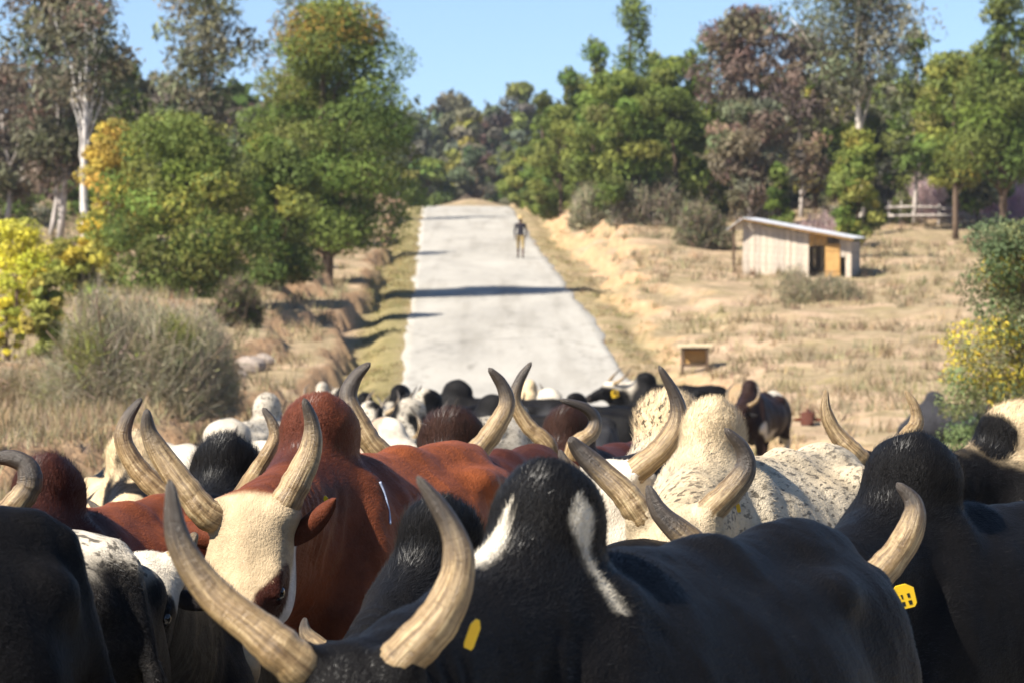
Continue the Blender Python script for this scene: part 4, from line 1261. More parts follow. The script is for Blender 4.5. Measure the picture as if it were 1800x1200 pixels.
def coat_striped(c):                                   # foreground: black with two white stripes down hump and neck
    p = c['p']
    r = np.tile(BLACK, (len(p), 1))
    n = c['n'](14, 4, 1) - 0.5
    z = c['hz'] - p[:, 2] + n * 0.04
    phi = np.degrees(np.arctan2(p[:, 1], p[:, 0] - c['hx'] + 0.02)) + n * 16
    k1 = sstep(0.05, 0.16, z) * sstep(0.46, 0.30, z)
    w1 = 14 * k1
    a = sstep(w1 + 6, w1 - 5, np.abs(phi + 10 + 70 * np.clip(z - 0.10, 0, 1))) * (k1 > 0.05)
    k2 = sstep(0.04, 0.09, z) * sstep(0.28, 0.22, z)
    w2 = (4 + 15 * sstep(0.18, 0.09, z)) * k2
    b = sstep(w2 + 7, w2 - 6, np.abs(phi - 80 - 40 * np.clip(z - 0.09, 0, 1))) * (k2 > 0.05)
    m = np.clip(a + b, 0, 1) * (p[:, 0] > c['hx'] - 0.35) * (p[:, 0] < c['hx'] + 0.24)
    return lerp(r, np.tile(np.array([0.55, 0.50, 0.41]), (len(p), 1)), m)


def coat_speckled(c):
    p, q = c['p'], c['q']
    w = lerp(np.tile(np.array([0.50, 0.42, 0.30]), (len(p), 1)), np.tile(CREAM, (len(p), 1)), np.clip(humpy(c, 0.30, 0.10) * 0.85 + 0.6 * sstep(0.42, 0.7, c['n'](3, 3, 3)), 0, 1))
    c['fleck'] = np.clip((0.42 + 0.8 * c['n'](2.5, 3, 9)) * (1 - c['head'] * 0.75) * (1 - humpy(c, 0.3, 0.12) * 0.85), 0, 1)
    return w


def coat_blackface(c):                                 # cream hump, black neck sides, white face with black patch
    p, q = c['p'], c['q']
    w = lerp(np.tile(WHITE, (len(p), 1)), np.tile(CREAM, (len(p), 1)), humpy(c, 0.3, 0.1))
    n = c['n'](4, 3, 2) - 0.5
    h = humpy(c, 0.44, 0.30)
    blk = (1 - h) * sstep(0.0, 0.05, 0.05 + n * 0.7)
    c['fleck'] = 1 - c['head']
    r = lerp(w, np.tile(BLACK, (len(p), 1)), np.clip(blk, 0, 1) * (1 - c['head']))
    hd = sstep(0.02, 0.05, q[:, 1] * 0.9 + n * 0.06 + (q[:, 0] - 0.20) * 0.28) * sstep(0.09, 0.12, q[:, 0] + n * .1)
    return lerp(r, np.tile(BLACK, (len(p), 1)), hd * c['head'])


def coat_left_face(c):                                 # black, white poll, white blaze, black eye patch
    p, q = c['p'], c['q']
    r = np.tile(BLACK, (len(p), 1))
    n = c['n'](8, 3, 2) - 0.5
    top = sstep(0.15, 0.12, q[:, 0] + n * 0.07) * sstep(-0.14, -0.11, q[:, 2])
    bl = sstep(0.026, 0.016, np.abs(q[:, 1] - 0.01) + n * 0.012)
    return lerp(r, np.tile(WHITE, (len(p), 1)), np.clip(top + bl, 0, 1) * c['head'] * sstep(-0.10, -0.05, q[:, 0]))


def coat_pied(thr=0.52, sc=2.2, dark=BLACK, light=WHITE * 0.78, fl=True):
    def f(c):
        m = sstep(thr, thr + 0.05, c['n'](sc, 3, 7))
        r = lerp(np.tile(light, (len(c['p']), 1)), np.tile(dark, (len(c['p']), 1)), m)
        if fl: c['fleck'] = 1 - m
        return r
    return f


def coat_backfleck(c):                                 # white flecked topline over black flanks
    p = c['p']
    n = c['n']((3, 7, 7), 3, 2) - 0.5
    m = sstep(0.97, 1.05, p[:, 2] + n * 0.34)
    low = sstep(0.62, 0.70, c['n']((4, 5, 3), 3, 9)) * sstep(0.9, 0.6, p[:, 2]) * (p[:, 0] < -0.4)
    r = lerp(np.tile(BLACK, (len(p), 1)), np.tile(WHITE * 0.9, (len(p), 1)), np.clip(m + low, 0, 1))
    c['fleck'] = np.full(len(p), 0.9)
    return r


def coat_red(c):
    p = c['p']
    return lerp(np.tile(RED, (len(p), 1)), np.tile(DRED * 0.9, (len(p), 1)), np.clip(humpy(c, 0.5, 0.2) + 0.25 * c['n'](3, 3, 1), 0, 1))


def coat_maroon(c):
    p = c['p']
    k = lerp(np.tile(MAROON, (len(p), 1)), np.tile(DRED * 0.9, (len(p), 1)), c['n'](4, 3, 1))
    return lerp(k, np.tile(BROWN_ * 0.8, (len(p), 1)), humpy(c, 0.4, 0.2))


def coat_whitehump(c):
    p = c['p']
    n = c['n'](4, 3, 3) - 0.5
    h = sstep(0.23, 0.17, c['hz'] - p[:, 2] + n * 0.12 + 0.25 * np.maximum(p[:, 0] - c['hx'], 0)) * (np.abs(p[:, 0] - c['hx']) < 0.36)
    spot = sstep(0.10, 0.08, np.sqrt((p[:, 0] - c['hx'] - 0.10) ** 2 + (c['hz'] - p[:, 2] - 0.12) ** 2))
    return lerp(np.tile(BLACK, (len(p), 1)), np.tile(CREAM * 1.05, (len(p), 1)), h * (1 - spot))


def coat_spots(c):                                     # white with brown patches
    m = sstep(0.56, 0.6, c['n'](6, 2, 5)); b = sstep(0.60, 0.64, c['n'](2.2, 2, 8))
    r = lerp(np.tile(WHITE, (len(c['p']), 1)), np.tile(np.array([0.20, 0.09, 0.045]), (len(c['p']), 1)), m * 0.6)
    return lerp(r, np.tile(np.array([0.22, 0.10, 0.05]), (len(r), 1)), b)


def coat_graded(top, low):
    def f(c):
        p = c['p']; n = c['n'](3, 3, 3) - 0.5
        return lerp(np.tile(low, (len(p), 1)), np.tile(top, (len(p), 1)), sstep(0.85, 1.1, p[:, 2] + n * 0.6))
    return f


EARB, EARR, EARW = (0.014, 0.012, 0.012), (0.10, 0.030, 0.016), (0.5, 0.44, 0.36)
SQ = dict(h=0.016, hair=52000)

HERD = [
    # nearest: black bull whose horns fill the lower left
    dict(name='zebu_bull', label='black zebu with big out of focus horns and white stripes down its hump', cat='cow',
         top=1.38, hump=(942, 820, 6.7), yaw=-120, poll=(606, 1178, 6.0), head_yaw=-112, head_pitch=50, head_size=1.05, hump_w=0.100, hump_h=0.22, hump_l=0.125, fat=1.04, hook=.45, h=0.013,
         horns={'R': dict(pts=[(520, 1165, 0), (455, 1110, .0), (372, 1040, .02), (315, 950, .03), (298, 842, .03)], r=.048, pw=.5, dark=.66),
                'L': dict(pts=[(705, 1160, 0), (772, 1085, .0), (806, 1000, .02), (792, 925, .03), (733, 836, .03)], r=.047, pw=.5, dark=.66)},
         ears={'R': dict(up=-.2), 'L': dict(up=.55, back=.35, len=.17, tag=(838, 1094), tag_thin=1, tag_size=.055, tilt=-35, col=(.05, .035, .03))},
         coat=coat_striped, ear=EARB, hair=100000, hair_w=1.35, hair_len=.014, hump_fur=1.2, seed=3),
    # black cow behind it, hump and wrinkled neck in focus
    dict(name='zebu_bull', label='black zebu with wrinkled neck standing between the pale faced red bull and the striped hump', cat='cow',
         hump=(762, 878, 9.15), yaw=-128, poll=(632, 1150, 8.55), head_yaw=-105, head_pitch=48, head_size=.95, hump_w=0.125, hump_h=0.24, hump_l=.15,
         horns={'R': dict(loc=[(-.02, -.10, -.03), (-.06, -.16, .0), (-.10, -.17, .02)], r=.035), 'L': dict(loc=[(-.02, .10, -.03), (-.06, .16, .0), (-.10, .17, .02)], r=.035)},
         ears={'R': dict(up=1.3, back=.1, len=.17, col=(.045, .035, .033)), 'L': dict(up=0)}, coat=coat_black(), ear=EARB, seed=5, **SQ),
    # the pale faced red bull, in focus
    dict(name='zebu_bull', label='red brown zebu bull with cream face and red eye patches looking at the camera', cat='cow',
         hump=(553, 694, 10.75), yaw=-111, poll=(430, 890, 9.95), head_yaw=-106, head_pitch=60, head_size=1.13, head_roll=4, hump_w=0.115, hump_h=0.28, hump_l=.15, hook=.75, h=.011,
         horns={'R': dict(pts=[(368, 905, 0), (326, 858, .0), (284, 800, .02), (262, 758, .02), (258, 718, .0)], r=.052, pw=.48, dark=.7),
                'L': dict(pts=[(492, 900, 0), (524, 842, .0), (546, 790, .02), (548, 745, .02), (534, 699, .0)], r=.052, pw=.48, dark=.72)},
         ears={'R': dict(up=.5, back=.45, len=.19, col=EARR), 'L': dict(up=.95, back=.1, len=.21, wid=.036, col=EARR, tag=(572, 873), tag_thin=1, tag_size=.035)},
         coat=coat_main, ear=EARR, hair=90000, hair_len=.014, hump_fur=1.25, seed=8),
    # speckled white
    dict(name='zebu_bull', label='white zebu flecked with black, furry cream hump, brown horns spread wide', cat='cow',
         hump=(1247, 702, 10.9), yaw=-114, poll=(1186, 908, 10.1), head_yaw=-100, head_pitch=40, head_size=1.1, hump_w=0.092, hump_h=0.24, hump_l=.13, fat=1.08, h=.014,
         horns={'R': dict(pts=[(1128, 908, 0), (1098, 868, .0), (1055, 826, .02), (1020, 792, .02), (1001, 768, .0)], r=.052, pw=.42, dark=.58, tone=.12),
                'L': dict(pts=[(1246, 900, 0), (1284, 862, .0), (1310, 825, .02), (1306, 790, .02), (1274, 752, .0)], r=.048, pw=.44, dark=.5, tone=.14)},
         ears={'R': dict(up=0), 'L': dict(up=.5, back=.3, len=.2, col=(.035, .03, .032), tag=(1296, 884), tag_thin=1, tag_size=.03)},
         coat=coat_speckled, ear=(.05, .04, .04), hair=90000, hair_len=.015, hump_fur=1.7, seed=12),
    # black with brown horns, right
    dict(name='zebu_bull', label='black zebu with brownish horns and a yellow numbered ear tag at right', cat='cow',
         hump=(1588, 770, 9.2), yaw=-138, poll=(1384, 1035, 8.3), head_yaw=-118, head_pitch=50, head_size=1.08, hump_w=0.13, hump_h=0.26, hump_l=.15, fat=1.05, h=.015,
         horns={'R': dict(pts=[(1262, 1000, .05), (1208, 945, .05), (1160, 900, .05), (1138, 852, .05)], r=.047, pw=.5, dark=.5, tone=.08),
                'L': dict(pts=[(1512, 1035, 0), (1566, 985, .0), (1600, 930, .0), (1606, 885, .02), (1576, 848, .02)], r=.05, pw=.48, dark=.66)},
         ears={'R': dict(up=0), 'L': dict(up=.1, back=.5, len=.2, tag=(1584, 1032), tag_d=-.15, tag_size=.058)}, coat=coat_black(), ear=EARB, seed=15, hair=60000, hump_fur=1.2),
    # black with the cream hump, right edge
    dict(name='zebu_cow', label='black zebu with cream topped hump and slender pale horns at the right edge', cat='cow',
         hump=(1778, 712, 13.0), yaw=-168, poll=(1548, 812, 12.5), head_yaw=-125, head_pitch=50, head_size=1.0, hump_w=0.12, hump_h=0.2,
         horns={'R': dict(pts=[(1505, 798, 0), (1470, 762, .0), (1452, 722, .0), (1452, 684, .0)], r=.042, pw=.5, dark=1.3, tone=.16),
                'L': dict(pts=[(1588, 778, .05), (1610, 745, .1), (1608, 715, .1), (1591, 686, .1)], r=.036, pw=.5, dark=1.3, tone=.12)},
         coat=coat_whitehump, ear=EARB, seed=21, hair=50000, hump_fur=1.8),
    # cream hump behind the flecked one
    dict(name='zebu_cow', label='black and white zebu with cream hump squeezed behind the flecked white one', cat='cow',
         hump=(1178, 690, 12.1), yaw=-97, poll=(1078, 838, 11.4), head_yaw=-82, head_pitch=62, head_size=1.05, hump_w=0.12, hump_h=0.24,
         horns={'L': dict(pts=[(1112, 832, 0), (1162, 790, .0), (1190, 745, .02), (1188, 700, .02), (1158, 642, .0)], r=.05, pw=.46, dark=.62),
                'R': dict(loc=[(-.01, -.10, -.03), (-.05, -.15, .0), (-.09, -.17, .02)], r=.035)},
         ears={'R': dict(up=-.4), 'L': dict(up=-.3)}, coat=coat_blackface, ear=EARW, seed=24, hair=50000, hump_fur=1.8),
    # dark brown with the widest upright horns in the middle
    dict(name='zebu_cow', label='maroon zebu with dark furry hump between two tall upright horns', cat='cow',
         hump=(789, 722, 13.6), yaw=-108, poll=(752, 822, 12.7), head_yaw=-92, head_pitch=48, hump_w=0.135, hump_h=0.23, hump_l=.14,
         horns={'R': dict(pts=[(662, 790, 0), (630, 742, .0), (612, 700, .02), (624, 664, .02), (651, 637, .0)], r=.05, pw=.42, dark=.45, tone=-.02),
                'L': dict(pts=[(842, 788, 0), (876, 742, .0), (891, 708, .02), (882, 675, .02), (859, 646, .0)], r=.046, pw=.42, dark=.55)},
         coat=coat_maroon, ear=EARR, seed=28, hair=60000, hump_fur=2.0, hair_len=.018),
    dict(name='zebu_cow', label='maroon zebu with one horn curled inward at its tip, behind the striped hump', cat='cow',
         hump=(996, 716, 15.6), yaw=-112, poll=(984, 812, 14.9), head_yaw=-95, head_pitch=48, head_size=.9, hump_w=0.11, hump_h=0.2,
         horns={'R': dict(pts=[(962, 782, 0), (928, 748, .0), (905, 706, .0), (914, 668, .0), (934, 636, .0)], r=.046, pw=.46, dark=.6),
                'L': dict(pts=[(1012, 784, 0), (1040, 760, .02), (1045, 736, .03), (1028, 716, .0), (984, 702, -.05)], r=.044, pw=.42, dark=.45, tone=.08)},
         coat=coat_maroon, ear=EARR, seed=31, hair=40000, hump_fur=1.5),
    # black humped with upright horns, left
    dict(name='zebu_cow', label='black zebu with fuzzy black hump and pale upright horns at left', cat='cow',
         hump=(392, 770, 12.6), yaw=-108, poll=(366, 900, 11.9), head_yaw=-88, head_pitch=48, hump_w=0.135, hump_h=0.2, hump_l=.16,
         horns={'R': dict(pts=[(286, 868, 0), (242, 822, .0), (217, 774, .0), (224, 736, .0), (249, 699, .0)], r=.047, pw=.44, dark=.66),
                'L': dict(pts=[(440, 846, .3), (470, 798, .3), (484, 768, .3), (478, 742, .3), (462, 716, .3)], r=.034, pw=.4, dark=.72)},
         coat=coat_black(), ear=EARB, seed=35, hair=60000, hump_fur=2.6, hair_len=.017),
    dict(name='zebu_cow', label='red zebu with dark red hump and a curved brown horn at the left edge', cat='cow',
         hump=(78, 806, 10.6), yaw=-107, poll=(-60, 912, 9.9), head_yaw=-110, head_pitch=48, hump_w=0.11, hump_h=0.2,
         horns={'L': dict(pts=[(30, 884, 0), (52, 850, .0), (46, 818, .0), (16, 804, .0), (-25, 808, .0)], r=.042, pw=.36, dark=.35, tone=.1),
                'R': dict(loc=[(-.02, -.12, -.02), (-.08, -.24, .05), (-.20, -.28, .10), (-.3, -.2, .14)], r=.045)},
         coat=coat_red, ear=EARR, seed=39, hair=60000, hump_fur=1.8),
    dict(name='zebu_cow', label='small black zebu with white poll and blaze below the red back at left', cat='cow',
         hump=(330, 985, 9.75), yaw=-93, poll=(256, 984, 9.0), head_yaw=-100, head_pitch=32, head_size=.82, hump_w=0.1, hump_h=0.14, hs_abs=1.0,
         horns={'L': dict(pts=[(304, 988, 0), (326, 968, .0), (345, 935, .0)], r=.036, pw=.4, dark=.9), 'R': dict(loc=[(-.01, -.11, -.03), (-.06, -.17, 0)], r=.03)},
         coat=coat_left_face, ear=EARB, seed=42, hair=50000),
    dict(name='zebu_cow', label='black zebu with white flecked back turned away at the left edge', cat='cow',
         hump=(-452, 770, 9.3), yaw=150, head_yaw=160, hump_w=0.11, hump_h=0.18, head_pitch=30, poll_local=(1.05, 0, 1.1),
         horns={'L': dict(loc=[(-.02, .12, -.02), (-.10, .2, .02), (-.2, .2, .06)], r=.04), 'R': dict(loc=[(-.02, -.12, -.02), (-.10, -.2, .02), (-.2, -.2, .06)], r=.04)},
         coat=coat_backfleck, ear=EARB, seed=45, hair=50000),
    dict(name='zebu_bull', label='out of focus all black zebu filling the lower left corner', cat='cow',
         hook=.6, hump=(-1195, 700, 7.1), yaw=-166, poll_local=(1.05, 0, 1.12), hump_w=0.12, hump_h=0.2, fat=1.12, h=.014,
         horns={'L': dict(loc=[(-.02, .12, -.02), (-.10, .2, .02), (-.2, .2, .06)], r=.04), 'R': dict(loc=[(-.02, -.12, -.02), (-.10, -.2, .02), (-.2, -.2, .06)], r=.04)},
         coat=coat_black(), ear=EARB, seed=48, hair=50000),
    dict(name='zebu_cow', label='black and cream humped zebu seen between two horns at left', cat='cow',
         hump=(243, 760, 14.6), yaw=-80, poll=(225, 905, 13.9), head_pitch=48, hump_w=0.14, hump_h=0.2, horns={'L': dict(loc=[(-.02, .1, -.02), (-.08, .16, 0)], r=.035), 'R': dict(loc=[(-.02, -.1, -.02), (-.08, -.16, 0)], r=.035)},
         coat=coat_pied(0.50, 3.4, BLACK, CREAM, False), ear=EARB, seed=53, hair=40000, hump_fur=1.8),
]
FARH = {'L': dict(loc=[(-.02, .11, -.02), (-.12, .22, .0), (-.26, .24, .05), (-.38, .17, .1)], r=.04), 'R': dict(loc=[(-.02, -.11, -.02), (-.12, -.22, .0), (-.26, -.24, .05), (-.38, -.17, .1)], r=.04)}
NOH = {}


def far(label, hump, yaw, coat, ear=EARB, horns=FARH, **k):
    d = dict(name='zebu_cow', label=label, cat='cow', hump=hump, yaw=yaw, coat=coat, ear=ear, horns=horns, h=0.03, detail=False, head_pitch=40, poll_local=(1.02, 0.05, 1.05), hair=0)
    d.update(k)
    HERD.append(d)


far('white zebu with a small black mark on its back beyond the fuzzy black hump', (404, 737, 22), -60, coat_pied(0.66, 3.0, BLACK, WHITE * 0.8, False), EARW, h=.022, hump_w=.15)
far('white zebu seen end on near the left ditch, left of the red hump', (470, 692, 34), 80, coat_pied(0.68, 2.0), EARW)
far('fawn spotted zebu with an orange brown patch between the upright horns', (684, 735, 25), -20, coat_spots, EARR, h=.022)
far('white zebu farthest back by the left verge', (566, 672, 56), -100, coat_pied(0.60, 2.0), EARW)
far('grey white zebu in front of the one farthest back by the left verge', (596, 682, 50), -70, coat_pied(0.52, 2.0), EARB)
far('dark pied zebu at the left road edge behind the tallest left horn', (640, 690, 46), -95, coat_pied(0.45, 2.4), EARB)
far('white zebu on the road left of the spotted grey one', (702, 676, 46), -120, coat_pied(0.62, 2.0), EARW)
far('spotted grey white zebu in the middle of the distant herd', (748, 684, 42), -150, coat_pied(0.50, 3.4), EARB)
far('black zebu with grey flank walking left in the distant herd', (800, 668, 44), 172, coat_graded(BLACK * 1.6, np.array([.06, .06, .065])), EARB)
far('cream humped zebu mostly hidden in the distant herd', (930, 668, 52), -100, coat_graded(CREAM, BLACK), EARW)
far('black zebu with a white spot right of the middle horns', (962, 683, 44), 150, coat_pied(0.30, 1.5, BLACK, WHITE, False), EARB)
far('black zebu with raised horns and yellow ear tags crossing the road', (1132, 654, 56), 178, coat_pied(0.33, 1.4, BLACK, WHITE, False), EARB,
    poll_local=(0.98, 0.02, 1.22), head_pitch=25, head_yaw=200, ears={'L': dict(tag=1, tag_size=.12), 'R': dict(tag=1, tag_size=.12)})
far('dark brown zebu with white marks right of the furry cream hump', (1318, 668, 50), -112, coat_pied(0.36, 2.0, np.array([.022, .012, .010]), WHITE, False), EARB)
far('reddish brown zebu lowest in the field behind the dark brown one', (1420, 716, 60), -100, solid(np.array([.085, .032, .022])), EARR, horns=NOH)
far('dark grey zebu grazing beside the right edge acacia', (1640, 688, 46), 165, solid(np.array([.03, .03, .035])), EARB, horns=NOH, poll_local=(1.0, 0, .75), head_pitch=80)
far('black zebu with paler underside standing broadside in the middle of the road', (862, 694, 38), 165, coat_graded(BLACK * 1.5, np.array([.05, .05, .055])), EARB)
far('white and black pied zebu nearest in the distant herd on the road', (716, 700, 36), -150, coat_pied(0.55, 2.6), EARB)
far('pied zebu by the left verge in front of the dark pied one', (652, 706, 34), -60, coat_pied(0.50, 2.2), EARB)
far('creamy white zebu at the left edge of the road standing side on', (548, 700, 42), 165, coat_pied(0.64, 2.0), EARW)
far('black zebu between the curled horn and the cow crossing the road', (1010, 690, 48), -150, coat_black(), EARB)

for i_, sp_ in enumerate(HERD):
    sp_.setdefault('seed', 60 + i_)
    sp_['animal'] = zebu(sp_)


# a pale cord lies round the neck of the pale faced bull
for sp_ in HERD:
    if sp_['label'].startswith('red brown zebu bull'):
        root_, an_ = sp_['animal']
        pts_ = []
        for px, py in ((668, 846), (675, 864), (680, 882), (684, 900), (686, 920)):
            Ds = np.arange(9.8, 13.0, 0.01)
            ok = an_['f'](np.array([an_['W2L'](at(px, py, D)) for D in Ds])) < 0.006
            if ok.any():
                pts_.append(an_['W2L'](at(px, py, Ds[np.argmax(ok)])))
        if len(pts_) > 2:
            P_ = catmull(pts_, 24)
            MB().tube(P_, np.full(24, 0.0042), 7).build('neck_cord', plain('bluish_white_cord', (0.26, 0.30, 0.40), 0.6, 0.2, 0.3, 60), root_, True)

# ------------------------------------------------------------------ hut, stand, fence, stones, walker
WOOD_GREY = plain('weathered_planks', (0.40, 0.345, 0.285), 0.85, 0.1, 0.3, 7, 0.3)
WOOD_PALE = plain('sun_bleached_planks', (0.47, 0.40, 0.32), 0.85, 0.1, 0.3, 7, 0.3)
WOOD_NEW = plain('fresh_orange_boards', (0.40, 0.235, 0.085), 0.7, 0.15, 0.25, 6, 0.2)
WOOD_DARK = plain('dark_timber', (0.09, 0.06, 0.04), 0.85, 0.1, 0.3, 7)
TIN = Nt('bright_sheet_metal')
_g = TIN.n('ShaderNodeTexCoord').outputs['Object']
TIN = TIN.done(TIN.ramp(TIN.noise(_g, 3, 5), [(0.35, (0.55, 0.55, 0.56)), (0.7, (0.75, 0.76, 0.78))]), 0.35, 0.5)
for n_ in TIN.node_tree.nodes:
    if n_.type == 'BSDF_PRINCIPLED': n_.inputs['Metallic'].default_value = 0.35

# hut: plank front, sheet roof that falls to the right, small porch roof on the left
rs = np.random.RandomState(5)
HD = 110.0
hp = gpt(1400, HD)
hs = F / HD
hut = empty('plank_hut', hp, math.radians(-12))
X = lambda px: (px - 1415) / hs
top_l, top_r = (494 - 399) / hs, (494 - 432) / hs
ztop = lambda x: top_l + (top_r - top_l) * (x - X(1320)) / (X(1512) - X(1320))
DEP = 2.6
pw = (X(1512) - X(1320)) / 18
plank_me = {}


def board(name, mat, c, size, par, jit=0.006):
    o = MB().box((0, 0, 0), size, None, jit, rs).build(name, mat, par)
    o.location = tuple(c)
    return o


for k in range(18):
    x = X(1320) + (k + 0.5) * pw
    px = 1415 + x * hs
    if 1440 < px < 1466:                                            # door opening: a short board above it only
        board('plank', WOOD_NEW, (x, rs.uniform(-.012, .012), (ztop(x) + 0.98) / 2), (pw * .93, .03, ztop(x) - 0.98), hut)
        continue
    if 1466 < px < 1490: 
        continue
    if 1490 < px < 1502:                                            # gap beside the door
        board('plank', WOOD_GREY, (x, rs.uniform(-.012, .012), (ztop(x) + 0.62) / 2), (pw * .93, .03, ztop(x) - 0.62), hut)
        continue
    h = ztop(x) + rs.uniform(-.02, .0)
    board('plank', WOOD_PALE if rs.rand() < .5 else WOOD_GREY, (x, rs.uniform(-.012, .012), h / 2 - .06), (pw * rs.uniform(.88, .96), .03, h + .12), hut)
door = board('door', WOOD_NEW, (X(1479), -.035, .50), (X(1492) - X(1466), .035, 1.06), hut)
door['label'] = 'orange new board door'
for zz in (.2, .85):
    b_ = board('batten', WOOD_NEW, (0, -.028, zz - .5), (X(1490) - X(1468), .02, .07), door)
for k in range(9):                                                  # left end wall
    board('plank', WOOD_GREY, (X(1320) + .02, .16 + k * (DEP - .2) / 9 + .05, (top_l - .03) / 2), (.03, (DEP - .2) / 9 * .93, top_l - .03), hut)
for k in range(9):                                                  # right end wall and back
    board('plank', WOOD_GREY, (X(1512) - .02, .16 + k * (DEP - .2) / 9 + .05, (top_r - .03) / 2), (.03, (DEP - .2) / 9 * .93, top_r - .03), hut)
for k in range(14):
    x = X(1320) + (k + .5) * (X(1512) - X(1320)) / 14
    board('plank', WOOD_GREY, (x, DEP, ztop(x) / 2 - .03), ((X(1512) - X(1320)) / 14 * .95, .03, ztop(x)), hut)


def sheet(name, x0, z0, x1, z1, y0, y1):
    n = 60
    V, Fq = [], []
    for lay in (0, -.012):
        for i in range(n + 1):
            t = i / n
            y = y0 + (y1 - y0) * t
            c = .014 * math.sin(t * n * 1.6)
            V += [(x0, y, z0 + c + lay), (x1, y, z1 + c + lay)]
    m = 2 * (n + 1)
    for i in range(n):
        a = 2 * i
        Fq += [(a, a + 1, a + 3, a + 2), (m + a + 2, m + a + 3, m + a + 1, m + a), (a, a + 2, m + a + 2, m + a), (a + 3, a + 1, m + a + 1, m + a + 3)]
    Fq += [(0, m, m + 1, 1), (m - 2, m - 1, 2 * m - 1, 2 * m - 2)]
    return mesh_obj(name, np.array(V), Fq, TIN, hut)


zr_ = top_l + .13
sheet('roof_sheet', X(1324), zr_, X(1519), top_r + .09, -.42, DEP + .3)
sheet('roof_sheet', X(1323), zr_ - .01, X(1294), zr_ - .38, -.42, DEP + .3)
board('rafter', WOOD_DARK, ((X(1324) + X(1515)) / 2, -.10, (zr_ + top_r) / 2 - .045), (.05, .05, .05), hut)
for y in (-.25, DEP):
    board('post', WOOD_DARK, (X(1306), y, (zr_ - .3) / 2), (.07, .07, zr_ - .3), hut)
for (a, b) in (((X(1324), zr_ - .05), (X(1517), top_r + .03)), ((X(1322), zr_ - .06), (X(1297), zr_ - .40))):
    MB().tube([(a[0], -.36, a[1]), (b[0], -.36, b[1])], [.03, .03], 6).build('roof_pole', WOOD_NEW, hut)
tag(hut, 'small weathered plank hut with bright sheet roof and orange door', 'hut')

# roadside stand
sp = gpt(1222, 77)
ss = F / 77.0
st = empty('roadside_stand', sp, math.radians(-4))
hS = .60
board('table_top', plain('bleached_board', (0.50, 0.41, 0.27), 0.8, 0.1, 0.2, 5), (0, 0, hS), (.80, .5, .06), st)
for sx in (-.28, .28):
    for sy in (-.18, .18):
        board('leg', WOOD_DARK, (sx, sy, hS / 2 - .05), (.055, .055, hS + .03), st)
for sy in (-.18, .18):
    board('crossbar', WOOD_DARK, (0, sy, .16), (.5, .04, .05), st)
    board('crossbar', WOOD_DARK, (0, sy, hS - .07), (.5, .04, .05), st)
board('back_board', WOOD_NEW, (0, .215, .34), (.5, .02, .30), st)
tag(st, 'low wooden stand with pale top beside the right verge', 'stand')

# log fence
fence = empty('log_fence', gpt(1655, 142))
fs = F / 142.0
fx = lambda px: (px - 1655) / fs
for px in (1562, 1605, 1650, 1700, 1748):
    MB().tube([(fx(px), 0, -.4), (fx(px) + rs.uniform(-.05, .05), 0, 0.85 + rs.uniform(-.1, .2))], [.05, .04], 7).build('post', BARK_PALE, fence, True)
for a, b, z in ((1556, 1662, .72), (1655, 1756, .68), (1560, 1755, .38)):
    P = catmull([(fx(a), -.08, z), (fx((a + b) / 2), -.09, z + rs.uniform(-.05, .05)), (fx(b), -.08, z + rs.uniform(-.05, .05))], 8)
    MB().tube(P, np.linspace(.06, .045, 8), 7).build('rail', BARK_PALE, fence, True)
for px in (1580, 1622, 1675, 1690, 1722):
    MB().tube([(fx(px), .1, -.3), (fx(px) + rs.uniform(-.5, .5), .05, 1.0)], [.035, .025], 6).build('brace', BARK_PALE, fence, True)
tag(fence, 'rough log fence behind the hut by the bare shrubs', 'fence')

# stones on the left bank
STONE = plain('pale_stone', (0.24, 0.20, 0.17), 0.85, 0.15, 0.3, 9, 0.5)
for i, (px, D, r, lab) in enumerate([(440, 73, .30, 'largest pale stone on the left bank beside the dry shrub'), (415, 71, .22, 'pale stone left of the largest one on the left bank'),
                                     (462, 75, .24, 'greyish stone right of the largest one on the left bank'), (428, 69, .16, 'smallest pale stone below the others on the left bank')]):
    th = np.linspace(0, np.pi, 9); ph = np.linspace(0, 2 * np.pi, 12, endpoint=False)
    V = np.array([[math.sin(a) * math.cos(b), math.sin(a) * math.sin(b), math.cos(a)] for a in th for b in ph])
    V *= r * (0.75 + 0.5 * fbm(V * 1.7 + i * 9, 3, i))[:, None] * np.array([1.2, 1, .75])
    Fq = [(k * 12 + j, (k + 1) * 12 + j, (k + 1) * 12 + (j + 1) % 12, k * 12 + (j + 1) % 12) for k in range(8) for j in range(12)]
    o = mesh_obj('stone', V, Fq, STONE)
    o.location = tuple(gpt(px, D) + np.array([0, 0, r * .35]))
    tag(o, lab, 'stone', 'stones on the left bank')


